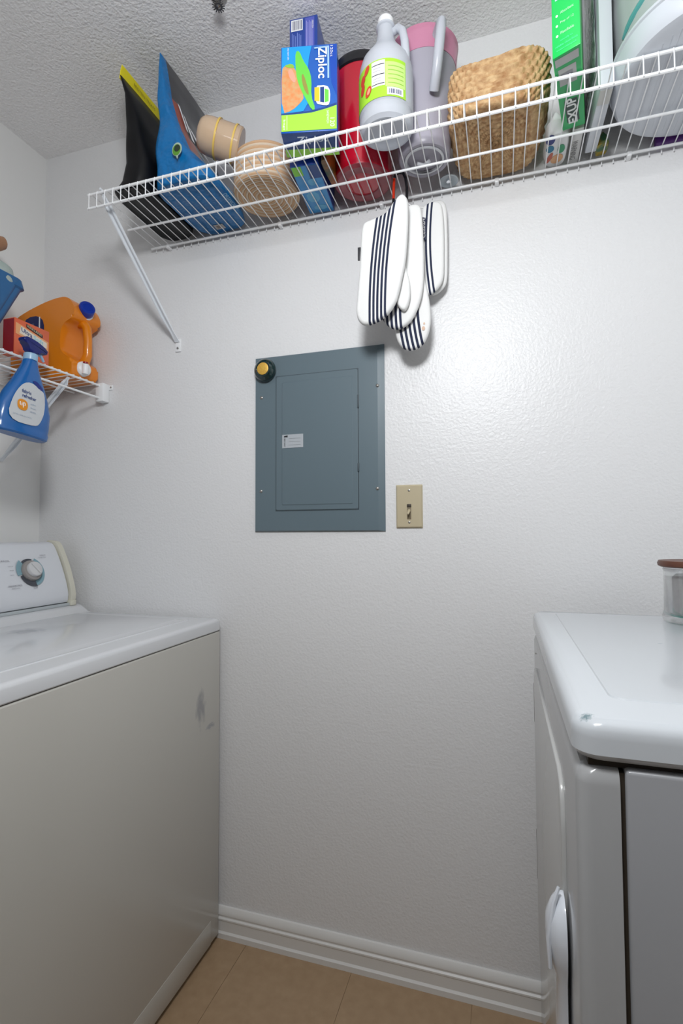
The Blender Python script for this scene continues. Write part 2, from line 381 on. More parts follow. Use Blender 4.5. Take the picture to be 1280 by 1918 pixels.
# deck: loft of rounded rings, gentle rise toward console
bm = bmesh.new(); rings = []
def deckring(ins, z, r):
    x0, x1, y0, y1 = -1.457+ins, wx+.001-ins, wy0-.001+ins, wy1-ins
    out = []
    for cx_, cy_, a0 in ((x1-r, y1-r, 0), (x0+r, y1-r, 90), (x0+r, y0+r, 180), (x1-r, y0+r, 270)):
        for k in range(6):
            a = math.radians(a0+k*18); out.append(Vector((cx_+r*math.cos(a), cy_+r*math.sin(a), z)))
    return out
for ins, z, r in ((.002, .8655, .012), (0, .868, .012), (0, .890, .012), (.002, .8955, .012), (.006, .8985, .014), (.012, .8995, .014)):
    rings.append(deckring(ins, z, r))
loft(bm, rings); to_obj('top_deck', bm, WTOP, wa)
# lid (slightly raised, creased border)
bm = bmesh.new()
def rring(x0, x1, y0, y1, z, r, rise=0):
    out = []
    for cx_, cy_, a0 in ((x1-r, y1-r, 0), (x0+r, y1-r, 90), (x0+r, y0+r, 180), (x1-r, y0+r, 270)):
        for k in range(6):
            a = math.radians(a0+k*18); out.append(Vector((cx_+r*math.cos(a), cy_+r*math.sin(a), z)))
    return out
loft(bm, [rring(-1.262, -.852, -.70, -.062, .8985, .02), rring(-1.260, -.854, -.698, -.064, .9015, .02), rring(-1.252, -.866, -.685, -.076, .9005, .02), rring(-1.242, -.878, -.672, -.088, .9040, .02)])
to_obj('lid', bm, WTOP, wa)
# back ledge under the console
bm = bmesh.new()
prof = [(-1.24, .8985), (-1.262, .902), (-1.278, .914), (-1.29, .922), (-1.455, .925), (-1.455, .8985)]
prism(bm, [(x, z) for x, z in prof], wy1-.004-wy0-.002, Matrix(((1, 0, 0, 0), (0, 0, -1, wy1-.005), (0, 1, 0, 0), (0, 0, 0, 1))), bev=.002)
to_obj('rear_ledge', bm, WTOP, wa, auto=40)
# console body: curved side profile
cprof = [(-1.300, .930), (-1.294, .945), (-1.302, .985), (-1.318, 1.03), (-1.338, 1.075), (-1.356, 1.108), (-1.366, 1.119), (-1.40, 1.122), (-1.45, 1.05), (-1.45, .930)]
my = lambda y: Matrix(((1, 0, 0, 0), (0, 0, -1, y), (0, 1, 0, 0), (0, 0, 0, 1)))
CREAM = mat('cream_end_cap_plastic', (0.66, 0.64, 0.54), .4)
cons = to_obj('console', PR(smooth_poly(cprof, 1), .60, my(-.062), bev=.003), WP, wa, auto=30)
ecp = [(x + (.008 if x > -1.39 else -.0), z + (.004 if z > 1.0 else 0)) for x, z in cprof]
to_obj('end_cap', PR(smooth_poly(ecp, 1), .018, my(-.040), bev=.003), CREAM, cons)
to_obj('console_base_strip', B(-1.45, -1.291, -.70, -.055, .9225, .931, bev=.001), mat('grey_strip', (.48, .52, .54), .4), cons)
to_obj('console_foot', B(-1.305, -1.286, -.062, -.040, .922, .938, bev=.002), CREAM, cons)
# dial on the sloped face
a_, b_ = Vector((-1.298, 0, .965)), Vector((-1.356, 0, 1.108)); upv = (b_-a_).normalized(); nv = Vector((upv.z, 0, -upv.x))
DC = Vector((-1.322, -.178, 1.036)) + nv*.003
df = frame(DC, nv, (0, 0, 1))
TEAL = mat('teal_grey_print', (.10, .20, .24), .4); LTEAL = mat('light_teal_print', (.22, .37, .43), .4); DKP = mat('charcoal_print', (.06, .065, .08), .4)
def arc(r0, r1, a0, a1, n=16, r1b=None):
    o = []
    for k in range(n+1):
        a = math.radians(a0+(a1-a0)*k/n); rr_ = r1 + ((r1b or r1)-r1)*k/n; o.append((rr_*math.cos(a), rr_*math.sin(a)))
    for k in range(n, -1, -1):
        a = math.radians(a0+(a1-a0)*k/n); o.append((r0*math.cos(a), r0*math.sin(a)))
    return o
decal('dial_print', arc(.026, .044, 60, -80, r1b=.046), df, LTEAL, cons, off=.0006)
decal('dial_print', arc(.026, .036, 60, -80, r1b=.038), df, TEAL, cons, off=.0009)
decal('dial_print', arc(.026, .038, 130, 70), df, DKP, cons, off=.0006)
decal('dial_print', arc(.026, .046, 195, 130), df, LTEAL, cons, off=.0006)
decal('dial_print', arc(.026, .040, 200, 280, r1b=.048), df, DKP, cons, off=.0006)
KM = mat('dial_grey_plastic', (.30, .28, .27), .3)
to_obj('dial_skirt', LA([(.0001, .001), (.031, .001), (.031, .006), (.029, .010), (.024, .012), (.0001, .012)], DC, nv), KM, cons)
to_obj('dial_knob', LA([(.022, .011), (.0225, .019), (.021, .022), (.019, .023), (.0001, .023)], DC, nv), mat('dial_cap', (.62, .62, .63), .3), cons)
bm = bmesh.new(); prism(bm, rect(-.003, .003, -.019, .019), .004, df @ Matrix.Translation((0, 0, .0225)) @ Matrix.Rotation(.6, 4, 'Z'), bev=.0012)
to_obj('dial_grip', bm, mat('dial_cap', (.62, .62, .63), .3), cons)
PINK = mat('console_ink', (.16, .16, .19), .5)
for cx_, cy_, s_, w_, h_ in ((-.075, .035, 'CASUAL', .034, .0045), (.055, .047, 'HEAVY', .020, .0035), (.052, .040, 'regular', .028, .003), (-.062, -.040, 'PERMANENT PRESS', .042, .0045), (-.062, -.047, 'delicate', .026, .003), (0, -.052, 'Off', .014, .004), (-.060, .018, 'heavy', .016, .0028), (-.060, .006, 'rinse', .012, .0028), (-.062, -.008, 'spin', .012, .0028)):
    text(s_, flat(df, cx_, cy_, .0010), w_, h_, PINK, cons)

# ------------------------------------------------------------------ dryer
DTOP = mat('dryer_top_enamel', (0.58, 0.61, 0.64), 0.16, coat=.3, stain=[((.012, -.792, .965), (.007, .006, .02), (.12, .2, .22), .9), ((.20, -.62, .967), (.004, .004, .02), (.45, .55, .58), .8), ((.17, -.42, .967), (.005, .004, .02), (.45, .5, .52), .8)])  # white dryer: each face has its own tone, shade put into the colour
DFR = mat('dryer_door_shaded_enamel', (0.45, 0.45, 0.44), 0.2, coat=.3)  # door copy of the white enamel, darkened for shade
DSD = mat('dryer_side_shaded_enamel', (0.33, 0.335, 0.35), 0.3, coat=.2)  # side copy of the white enamel, darkest because the side lies in shade
dxa, dya, dyb = .063, -.803, -.10
dy_ = thing('clothes_dryer', 'white clothes dryer on the right with rounded top', 'dryer', (dxa, 0, 0))
DXB = .80
bm = bmesh.new()
def dr_ring(ins, z, r, yb=dyb):
    x0, x1, y0, y1 = dxa-.002+ins, DXB, dya-.003+ins, yb-ins*.3
    out = []
    for cx_, cy_, a0, rr_ in ((x1-.01, y1-.01, 0, .01), (x0+r, y1-r, 90, r), (x0+r, y0+r, 180, r), (x1-.01, y0+.01, 270, .01)):
        for k in range(8):
            a = math.radians(a0+k*90/7); out.append(Vector((cx_+rr_*math.cos(a), cy_+rr_*math.sin(a), z)))
    return out
loft(bm, [dr_ring(.010, .9270, .022), dr_ring(.004, .9295, .022), dr_ring(0, .935, .024), dr_ring(0, .950, .024), dr_ring(0, .957, .024), dr_ring(.002, .962, .024), dr_ring(.006, .966, .024), dr_ring(.011, .9675, .024)])
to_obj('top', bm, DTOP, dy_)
bm = bmesh.new()   # raised rim / recessed panel line on the top
loft(bm, [rring(.105, DXB-.04, -.735, -.125, .9665, .015), rring(.107, DXB-.042, -.733, -.127, .9690, .015), rring(.112, DXB-.05, -.728, -.132, .9690, .015)])
to_obj('top_panel', bm, DTOP, dy_)
to_obj('top_gap', B(dxa+.012, DXB-.01, dya+.010, dyb-.01, .921, .929), DK, dy_)
bm = bmesh.new()   # front panel wrapping round the near corner
def fr_ring(x0, x1, y0, y1, z, r, ins=0):
    x0 += ins; y0 += ins; y1 -= ins
    pts = [Vector((x1, y1, z))]
    for cx_, cy_, a0 in ((x0+r, y1-r, 90), (x0+r, y0+r, 180)):
        for k in range(7):
            a = math.radians(a0+k*15); pts.append(Vector((cx_+r*math.cos(a), cy_+r*math.sin(a), z)))
    pts.append(Vector((x1, y0, z))); return pts
loft(bm, [fr_ring(dxa, .1005, dya, dyb, .02, .014), fr_ring(dxa, .1005, dya, dyb, .906, .014), fr_ring(dxa, .1005, dya, dyb, .914, .014, .002), fr_ring(dxa, .1005, dya, dyb, .9195, .014, .006), fr_ring(dxa, .1005, dya, dyb, .922, .014, .014)])
to_obj('front_panel', bm, mat('dryer_panel_shaded_enamel', (.35, .352, .355), .2, coat=.3), dy_)  # same white enamel again, toned down to the shade of the side
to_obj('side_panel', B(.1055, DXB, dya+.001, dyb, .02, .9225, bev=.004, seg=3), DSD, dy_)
to_obj('seam', B(.098, .108, dya+.006, dyb-.01, .02, .918), DK, dy_)
# door on the front face (faces the washer)
fx_ = Matrix(((0, 0, -1, dxa+.001), (1, 0, 0, 0), (0, 1, 0, 0), (0, 0, 0, 1)))   # u->y, v->z, w->-x
dpoly = [(-.165, .30), (-.165, .845), (-.185, .860), (-.655, .860), (-.680, .853), (-.692, .835), (-.698, .80), (-.698, .30), (-.68, .28), (-.185, .28)]
dd = to_obj('door', PR(dpoly, .006, fx_, bev=.0022), DFR, dy_, auto=40)
hb = bmesh.new()
rings = []
for z, ww, pr_ in ((.30, .016, .010), (.60, .018, .011), (.655, .020, .011), (.672, .026, .017), (.695, .030, .021), (.715, .028, .020), (.730, .020, .014), (.738, .008, .007)):
    rings.append([Vector((dxa-.004-pr_*math.sin(a) , -.705+ww*math.cos(a), z)) for a in [PI*k/10 for k in range(11)]])
loft(hb, rings); HND = mat('handle_white', (.66, .69, .74), .15, coat=.4); to_obj('handle', hb, HND, dd, auto=50)
to_obj('handle_trim', T([(dxa-.021, -.722, .668), (dxa-.022, -.722, .70), (dxa-.016, -.717, .735), (dxa-.010, -.712, .750)], [.0022, .003, .003, .0018]), HND, dd)
for z0_, z1_, y_ in ((.723, .807, -.106), (.384, .488, -.106)):
    to_obj('hinge', B(dxa-.0025, dxa+.004, y_-.004, y_+.002, z0_, z1_), DK, dy_)
to_obj('screw', LA([(.0001, 0), (.002, 0), (.0001, .0015)], (dxa, -.165, .886), (-1, 0, 0), seg=10), SCREW, dy_)
for fx2 in (.12, .74):
    for fy in (-.75, -.16):
        to_obj('foot', LA([(.02, 0), (.022, .004), (.018, .014), (.010, .022)], (fx2, fy, 0), seg=16), DK, dy_)

# jar on dryer
jx, jy, jz = .360, -.195, .9692
jar = thing('glass_jar', 'clear glass jar with wooden lid standing on the dryer', 'jar', (jx, jy, jz))
GLASS = mat('clear_glass', (.93, .96, .97), .03, trans=1.0, alpha_mix=.5)
to_obj('jar_body', LA([(.0001, 0), (.058, 0), (.063, .003), (.064, .012), (.061, .020), (.060, .098), (.0625, .103), (.060, .105), (.057, .10), (.057, .022), (.054, .014), (.0001, .012)], (jx, jy, jz), seg=48), GLASS, jar)
to_obj('base_ring', LA([(.025, .0125), (.050, .0125), (.050, .015), (.025, .015)], (jx, jy, jz), seg=40), mat('green_glass_tint', (.06, .42, .33), .2, alpha_mix=.3), jar)
WLID = mat('dark_wood', (.075, .022, .013), .45, mix=(30, (.14, .055, .03), .5))
to_obj('lid', LA([(.0001, .1065), (.064, .1065), (.069, .109), (.070, .114), (.068, .119), (.0001, .1205)], (jx, jy, jz), seg=48), WLID, jar)
to_obj('contents', LA([(.0001, .016), (.046, .016), (.046, .085), (.040, .092), (.0001, .094)], (jx, jy, jz), seg=32), mat('grey_powder', (.42, .39, .38), .9, bump=[(60, .5, .01, 'n')]), jar)

# ------------------------------------------------------------------ ceiling fittings
sp = thing('sprinkler_head', 'small metal sprinkler head on the textured ceiling', 'sprinkler', (-.633, -.30, HC))
SM = mat('dark_chrome', (.30, .29, .28), .25, metal=.9)
sc_ = Vector((-.633, -.30, 0))
to_obj('escutcheon', LA([(.0001, 0), (.020, 0), (.020, -.003), (.012, -.007), (.0001, -.007)], (-.633, -.30, HC), seg=24), SM, sp)
to_obj('body', LA([(.006, -.005), (.006, -.014), (.003, -.016), (.003, -.024), (.0055, -.026), (.0055, -.029), (.0001, -.031)], (-.633, -.30, HC), seg=14), SM, sp)
bm = bmesh.new(); ol = []
for k in range(28):
    r_ = .0155 if k % 2 else .0095
    for da in (-.07, .07): ol.append((r_*math.cos(2*PI*k/28+da), r_*math.sin(2*PI*k/28+da)))
prism(bm, ol, .0012, frame((-.633, -.30, HC-.0285), (0, 0, 1), (0, 1, 0)))
to_obj('deflector', bm, SM, sp, smooth=False)
for s in (-1, 1): to_obj('frame_arm', T([(-.633+s*.006, -.30, HC-.010), (-.633+s*.0095, -.30, HC-.018), (-.633+s*.003, -.30, HC-.027)], .0014, seg=6), SM, sp)
cl = thing('added_globe_light', 'unseen globe light added near the ceiling behind the camera', 'light', (LAMP[0], LAMP[1], HC))  # unseen fixture, added behind the camera as a weak extra source
to_obj('canopy', LA([(.0001, 0), (.065, 0), (.065, -.012), (.03, -.022), (.008, -.024), (.008, -.19), (.03, -.20), (.0001, -.20)], (LAMP[0], LAMP[1], HC)), WHITEP, cl)
to_obj('globe', LA([(max(.0001, .11*math.sin(PI*k/16)), -.11*math.cos(PI*k/16)) for k in range(17)], LAMP), mat('glowing_globe', (.97, .985, 1), .5, emit=LAMP_E), cl)

# ================================================================== items on the long shelf
ZB = 2.0462
# --- stand-up pouches
def wr(p, amp, sc, seed=0):
    v = noise.noise_vector(Vector(p)*sc + Vector((seed, seed*2, seed*3))); return Vector(p) + Vector(v)*amp
def pouch(levels, mi=None, seg=56, n=4, amp=.006, sc=14, seed=0, sub=6):
    """levels: (z, cx, cy, hx, hy) bottom to top"""
    rings = []
    for i in range(len(levels)-1):
        a, b = levels[i], levels[i+1]
        for s in range(sub):
            t = s/sub; rings.append([a[j]+(b[j]-a[j])*t for j in range(5)])
    rings.append(levels[-1]); out = []
    for q, (z, cx_, cy_, hx, hy) in enumerate(rings):
        k = min(1, hx/.03); amp_ = amp*(.25 + .75*k) * (0 if q == 0 else 1)
        out.append([wr(p, amp_, sc, seed) for p in sup(cx_, cy_, hx, hy, z, n, seg)])
    # keep the base flat
    bm = bmesh.new(); loft(bm, out, mi=mi); return bm, out
BLK = mat('black_foil', (.003, .003, .004), .38, spec=.25)
bp = thing('food_pouch', 'black stand-up pouch with yellow top strip at shelf left end', 'pouch', (-.935, -.14, ZB))
bm, _ = pouch([(ZB, -.928, -.140, .050, .122), (ZB+.006, -.928, -.140, .057, .128), (2.075, -.914, -.140, .046, .126), (2.12, -.905, -.140, .038, .124), (2.22, -.916, -.140, .028, .122), (2.31, -.930, -.142, .012, .121), (2.36, -.948, -.145, .003, .121)], amp=.004, seed=3)
to_obj('pouch_body', bm, BLK, bp, auto=60)
YEL = mat('yellow_print', (.80, .68, .01), .4)
bm = bmesh.new(); loft(bm, [sup(-.9500, -.145, .0028, .1215, 2.352, 4), sup(-.948, -.145, .0018, .121, 2.372, 4), sup(-.944, -.145, .0012, .120, 2.388, 4)])
to_obj('top_strip', bm, YEL, bp, auto=60)
pfm = frame((-.9415, -.145, 2.372), (1, 0, 0))
text('PROTEIN TREATS', lambda x, y: Vector((-.9435+.0014, -.175+x, 2.372+y)), .09, .008, mat('olive_ink', (.25, .2, .0), .5), bp)

BLU = mat('blue_foil', (.0, .135, .37), .36, coat=.05, bump=[(18, .6, .03, 'n')])
CHAR = mat('charcoal_foil', (.030, .030, .034), .3, coat=.2)
RED_ = mat('brick_red_print', (.26, .045, .022), .35, coat=.2)
up_ = thing('food_pouch', 'bright blue stand-up pouch with green round emblem next to the black pouch', 'pouch', (-.77, -.13, ZB))
bl = [(ZB, -.776, -.130, .084, .112), (ZB+.006, -.776, -.130, .090, .118), (2.075, -.780, -.130, .088, .118), (2.13, -.802, -.130, .062, .118), (2.20, -.822, -.132, .036, .118), (2.29, -.830, -.136, .019, .117), (2.36, -.830, -.139, .009, .116), (2.398, -.832, -.141, .0015, .115)]
SEG = 72
def mib(i, k):
    a = 360*k/SEG
    if 19 <= i < 30 and 316 < a < 350 - (i-19)*1.2: return 2
    if i >= 21 and (a > 316 or a < 42): return 1
    return 0
bm, brings = pouch(bl, mi=mib, seg=SEG, amp=.008, seed=8)
to_obj('pouch_body', bm, [BLU, CHAR, RED_], up_, auto=70)
WPR = mat('white_print', (.8, .8, .82), .5)
def on_rings(rg_, seg, i, k, off=.0025):
    i = max(0, min(len(rg_)-2, i)); i0 = int(i); f = i-i0; k0 = int(math.floor(k)); g = k-k0
    P = lambda a, b: rg_[a][b % seg]
    p = (P(i0, k0)*(1-g)+P(i0, k0+1)*g)*(1-f) + (P(i0+1, k0)*(1-g)+P(i0+1, k0+1)*g)*f
    t1 = P(i0, k0+2)-P(i0, k0-1); t2 = P(min(i0+2, len(rg_)-1), k0)-P(max(i0-1, 0), k0); n = t1.cross(t2).normalized()
    return p + n*off
for q in range(3):
    bm = bmesh.new()
    c0_ = 67.0+q*1.7
    vs = [bm.verts.new(on_rings(brings, SEG, a_, b__)) for a_, b__ in ((30-q*1.3, c0_), (29.6-q*1.3, c0_+.9), (25.2-q*1.3, c0_+2.2), (25.4-q*1.3, c0_+1.2))]
    bm.faces.new(vs); to_obj('white_letter_stroke', bm, WPR, up_, smooth=False)
# emblem on the lower front
ef = frame((-.775, -.2585, 2.118), (-.08, -1, -.05))
decal('emblem_ring', [(0, -.021)] + ell(0, .003, .0150, .0165, 28, rot=0)[22:] + ell(0, .003, .0150, .0165, 28)[:21], ef, mat('emblem_pale', (.40, .50, .42), .5), up_, off=0, th=.0012)
decal('emblem_green', ell(-.0008, .0015, .0125, .0140, 28), ef, mat('emblem_green', (.10, .28, .03), .5), up_, off=.0013)
decal('emblem_center', ell(.0015, .005, .0095, .0085), ef, mat('emblem_black', (.015, .03, .015), .5), up_, off=.0017)
bfm = frame((-.70, -.12, ZB-.0002), (0, 0, -1), (0, 1, 0))
def dn(x, y, z=ZB-.0006): return lambda a, b: Vector((x+b, y+a, z))
text('ORGANICALLY', dn(-.690, -.135), .070, .011, mat('pale_blue_print', (.35, .55, .68), .5), up_)
text('DESIGNED FOR', dn(-.672, -.16), .060, .008, mat('pale_blue_print', (.35, .55, .68), .5), up_)
to_obj('base_overlay', B(-.795, -.765, -.055, -.033, ZB-.0012, ZB-.0004), mat('grey_print', (.40, .38, .37), .6), up_, smooth=False)
to_obj('base_print_core', B(-.788, -.772, -.050, -.038, ZB-.0016, ZB-.0010), mat('taupe_print', (.22, .18, .16), .6), up_, smooth=False)

# --- coiled rope basket
ROPE1 = mat('cream_rope', (.66, .54, .41), .8, bump=[(300, .4, .002, 'n')])
ROPE2 = mat('peach_rope', (.60, .38, .22), .8, bump=[(300, .4, .002, 'n')])
rb = thing('rope_basket', 'round cream and tan coiled rope basket on the long shelf', 'basket', (-.592, -.116, ZB))
prof = []; cols = []
nb = 13; rb0 = .082
path = [(rb0*k/nb, 0) for k in range(nb+1)] + [(rb0+.005*math.sin(a)+.0, .006*(1-math.cos(a))) for a in (.6, 1.2)] + [(rb0+.004+.0002*k, .010+.0068*k) for k in range(13)]
dens = []
for i in range(len(path)-1):
    (r0, z0), (r1, z1) = path[i], path[i+1]
    tx, tz = r1-r0, z1-z0; ln = math.hypot(tx, tz) or 1; nx, nz = tz/ln, -tx/ln
    for s in range(5):
        t = s/5; bmp = .0024*math.sin(PI*t)
        dens.append((max(r0+tx*t+nx*bmp, .0001), z0+tz*t+nz*bmp+.0024, i))
inner = [(rb0+.002, .098, 99), (rb0-.004, .09, 99), (rb0-.006, .012, 99), (.0001, .010, 99)]
dens += inner
bm = LA([(r, z) for r, z, i in dens], (-.592, -.116, ZB), seg=56, mi=lambda i, k: dens[min(i, len(dens)-1)][2] % 2, c1=False, c0=False)
to_obj('coiled_body', bm, [ROPE1, ROPE2], rb, auto=80)
# tan see-through cup with yellow rims lying in front of the basket
CUP = mat('amber_clear_plastic', (.70, .52, .36), .12, alpha_mix=.25, coat=.3)
tc_ = thing('plastic_cup', 'amber see-through plastic cup with yellow bands lying against the rope basket', 'cup', (-.675, -.235, 2.15))
ax = Vector((1, .5, -.30)).normalized(); c0 = Vector((-.742, -.215, 2.192))
to_obj('cup_body', LA([(.0001, 0), (.022, .0006), (.036, .006), (.043, .016), (.0455, .032), (.047, .110), (.044, .114), (.0001, .115)], c0, ax, seg=36), CUP, tc_)
YR_ = mat('yellow_tape', (.80, .55, .12), .35, alpha_mix=.1)
for d_ in (.052, .097): to_obj('yellow_band', LA([(.0455, -.0022), (.0488, -.0022), (.0488, .0022), (.0455, .0022)], c0+ax*d_, ax, seg=36, c0=False, c1=False), YR_, tc_)
to_obj('white_core', LA([(.0001, 0), (.014, 0), (.014, .05), (.0001, .05)], c0+ax*.03+Vector((0, 0, -.008)), ax, seg=20), WHITEP, tc_)

# --- box helper: oriented carton
def carton(c0_, c1_, d, h, z0=ZB):
    """front-bottom-left c0_, front-bottom-right c1_ (xy), depth d backward; returns frames"""
    a, b = Vector((*c0_, z0)), Vector((*c1_, z0)); u = (b-a).normalized(); w_ = (b-a).length; n = Vector((u.y, -u.x, 0))
    M_ = Matrix((u, Vector((0, 0, 1)), n)).transposed().to_4x4(); M_.translation = a
    return M_, w_, u, n, a
def carton_mesh(M_, w_, d, h, bev=.0012):
    bm = bmesh.new(); prism(bm, rect(0, w_, 0, h), d, M_ @ Matrix.Translation((0, 0, -d)), bev=0)
    bmesh.ops.bevel(bm, geom=list(bm.edges), offset=bev, segments=2, affect='EDGES', profile=.5); return bm
# tall blue carton at the back
ZBLUE = mat('royal_blue_carton', (.012, .055, .34), .35, coat=.2); LBLUE = mat('sky_blue_carton', (.012, .25, .58), .35, coat=.2)
tb = thing('storage_bag_box', 'tall narrow blue carton with barcode behind the sandwich bag box', 'box', (-.45, -.11, ZB))
M2, w2, u2_, n2, a2 = carton((-.487, -.207), (-.416, -.200), .19, .378)
CARD = mat('brown_cardboard', (.45, .33, .24), .7)
to_obj('carton', carton_mesh(M2, w2, .19, .378), ZBLUE, tb)
WHT = mat('white_label_print', (.85, .86, .88), .4)
decal('barcode_label', rect(.004, .034, .345, .374), M2, WHT, tb)
for k in range(9): decal('barcode_bar', rect(.007+k*.0028, .0078+k*.0028+(k % 3)*.0005, .348, .371), M2, mat('bar_ink', (.12, .12, .2), .5), tb, off=.0008)
decal('side_print', rect(.040, .0635, .03, .374), M2, mat('periwinkle_print', (.10, .12, .50), .4), tb)
for k in range(5): decal('printed_line', rect(.043+k*.0036, .0442+k*.0036, .20, .366-.004*(k % 2)), M2, mat('pale_violet_ink', (.42, .42, .78), .5), tb, off=.0008)
for k in range(6): decal('printed_line', rect(.006+k*.0045, .0075+k*.0045, .20, .340-.004*(k % 3)), M2, mat('pale_blue_ink', (.22, .30, .70), .5), tb, off=.0008)
text('FREEZER', flat(M2, .0595, .354, .0012), .020, .004, WHT, tb, rot=-PI/2)
BM2 = Matrix((u2_, n2, Vector((0, 0, -1)))).transposed().to_4x4(); BM2.translation = a2   # under side: u right, v toward front
decal('base_overlay', rect(.0015, w2-.0015, -.188, -.002), BM2, LBLUE, tb, off=.0003)
decal('base_green', rect(.002, .026, -.035, -.003), BM2, mat('lime_print', (.22, .62, .04), .4), tb, off=.0007)
for a_, b__, c_, d__ in ((.012, .045, -.14, -.10), (.02, .055, -.175, -.155), (.03, .05, -.075, -.05)):
    decal('base_text_block', smooth_poly(rect(a_, b__, c_, d__), 1), BM2, mat('pale_sky_print', (.10, .38, .62), .4), tb, off=.0007)
decal('base_navy', rect(.04, w2-.002, -.05, -.003), BM2, mat('navy_print', (.008, .05, .22), .4), tb, off=.0006)

# sandwich bag carton in front
zb = thing('sandwich_bag_box', 'blue and green carton of sandwich bags standing at the shelf front', 'box', (-.41, -.26, ZB))
M1, w1, u1, n1, a1 = carton((-.4635, -.312), (-.339, -.283), .075, .202)
to_obj('carton', carton_mesh(M1, w1, .075, .202), mat('mid_blue_carton', (.004, .10, .46), .3, coat=.25), zb)
W_, H_ = w1, .202
def q(poly): return [(x*W_, y*H_) for x, y in poly]
NAVY = mat('navy_print', (.008, .05, .22), .4); LIME = mat('bright_lime_print', (.36, .80, .05), .35); SKY = mat('sky_print', (.006, .32, .80), .35)
decal('sky_print', q([(.02, .99), (.55, .99), (.50, .85), (.46, .60), (.55, .40), (.40, .24), (.01, .22)]), M1, SKY, zb)
decal('deep_blue_print', q([(.86, .99), (.99, .99), (.99, .40), (.90, .55)]), M1, mat('cobalt_print', (.003, .06, .42), .35), zb)
decal('lime_band', q([(.01, .015), (.99, .015), (.99, .285), (.80, .25), (.55, .215), (.25, .205), (.01, .205)]), M1, LIME, zb, off=.0007)
decal('navy_edge', q([(.01, .205), (.25, .205), (.55, .215), (.80, .25), (.99, .285), (.99, .315), (.78, .27), (.5, .235), (.01, .225)]), M1, NAVY, zb, off=.0007)
decal('sandwich_picture', smooth_poly(q([(.01, .73), (.08, .78), (.20, .78), (.28, .70), (.33, .55), (.42, .40), (.36, .34), (.20, .25), (.02, .22)]), 1), M1, mat('bread_orange', (.70, .25, .08), .5, mix=(110, (.62, .36, .16), .3)), zb, off=.0009)
decal('lettuce_picture', smooth_poly(q([(.05, .775), (.20, .80), (.26, .74), (.12, .75)]), 1), M1, mat('leaf_print', (.25, .50, .05), .5), zb, off=.0012)
decal('filling_picture', smooth_poly(q([(.12, .72), (.20, .74), (.27, .62), (.25, .56), (.16, .62)]), 1), M1, mat('ham_print', (.75, .35, .25), .5), zb, off=.0012)
decal('bag_picture', smooth_poly(q([(.26, .93), (.33, .94), (.40, .82), (.50, .72), (.55, .60), (.54, .40), (.62, .25), (.55, .24), (.44, .38), (.36, .48), (.29, .60), (.26, .76)]), 1), M1, mat('bag_green', (.14, .62, .06), .4), zb, off=.0013)
decal('bag_core', smooth_poly(q([(.37, .66), (.41, .66), (.49, .48), (.50, .41), (.44, .45), (.38, .56)]), 1), M1, mat('bag_core', (.30, .26, .05), .4), zb, off=.0016)
decal('badge', smooth_poly(q([(.60, .52), (.82, .52), (.88, .45), (.87, .30), (.80, .28), (.60, .32)]), 1), M1, WHT, zb, off=.0011)
decal('badge_yellow', q([(.60, .50), (.69, .50), (.69, .335), (.60, .345)]), M1, mat('badge_yellow', (.75, .55, .02), .4), zb, off=.0014)
decal('badge_navy', q([(.70, .50), (.77, .50), (.77, .32), (.70, .33)]), M1, NAVY, zb, off=.0014)
decal('badge_green', q([(.78, .48), (.85, .46), (.85, .33), (.78, .32)]), M1, mat('bag_green', (.14, .62, .06), .4), zb, off=.0014)
fmk = lambda u, v: flat(M1, u*W_, v*H_, .0013)
decal('logo_frame', q([(.59, .965), (.86, .975), (.86, .60), (.83, .60), (.83, .955), (.60, .95)]), M1, mat('pale_logo_frame', (.35, .55, .85), .4), zb, off=.0010)
text('Ziploc', fmk(.72, .785), .074, .026, WHT, zb, rot=-PI/2, bold=.02)
text('120ct', fmk(.905, .91), .026, .006, WHT, zb, rot=-PI/2)
text('SANDWICH', fmk(.835, .155), .030, .005, WHT, zb, rot=-PI/2)
text('120', fmk(.915, .09), .020, .010, WHT, zb, rot=-PI/2)
text('bags', fmk(.06, .09), .024, .006, WHT, zb, rot=-PI/2)
text('easy open tabs', fmk(.13, .91), .028, .005, WHT, zb, rot=-PI/2)
decal('printed_line', q([(.105, .03), (.112, .03), (.112, .195), (.105, .195)]), M1, WHT, zb, off=.0010)
BM1 = Matrix((u1, n1, Vector((0, 0, -1)))).transposed().to_4x4(); BM1.translation = a1
decal('base_overlay', rect(.001, w1-.001, -.050, -.001), BM1, NAVY, zb, off=.0003)
decal('base_green', rect(.001, w1-.001, -.074, -.050), BM1, LIME, zb, off=.0003)
text('Ziploc', lambda x, y: BM1 @ Vector((.07+x, -.024-y*-1, .0008)), .072, .024, mat('pale_logo', (.65, .74, .85), .4), zb, bold=.02)

# --- red canister
REDP = mat('red_plastic', (.48, .005, .022), .22, coat=.4)
rc = thing('canister', 'tall red plastic canister with black rim on the long shelf', 'canister', (-.332, -.088, ZB))
rcx, rcy = -.332, -.0885
to_obj('canister_body', LA([(.066, .003), (.073, .006), (.0755, .014), (.0765, .06), (.0785, .270), (.074, .270), (.0001, .25)], (rcx, rcy, ZB), seg=56), REDP, rc)
to_obj('base', LA([(.0001, .006), (.040, .006), (.044, .001), (.066, .0), (.0735, .005), (.0735, .007), (.0001, .012)], (rcx, rcy, ZB), seg=56), mat('dull_red_base', (.30, .055, .07), .35, mix=(30, (.22, .03, .045), .4)), rc)
to_obj('rim', LA([(.079, .262), (.083, .265), (.0835, .284), (.080, .290), (.0001, .292), (.0001, .268)], (rcx, rcy, ZB), seg=56), mat('black_rim', (.01, .01, .012), .3), rc)
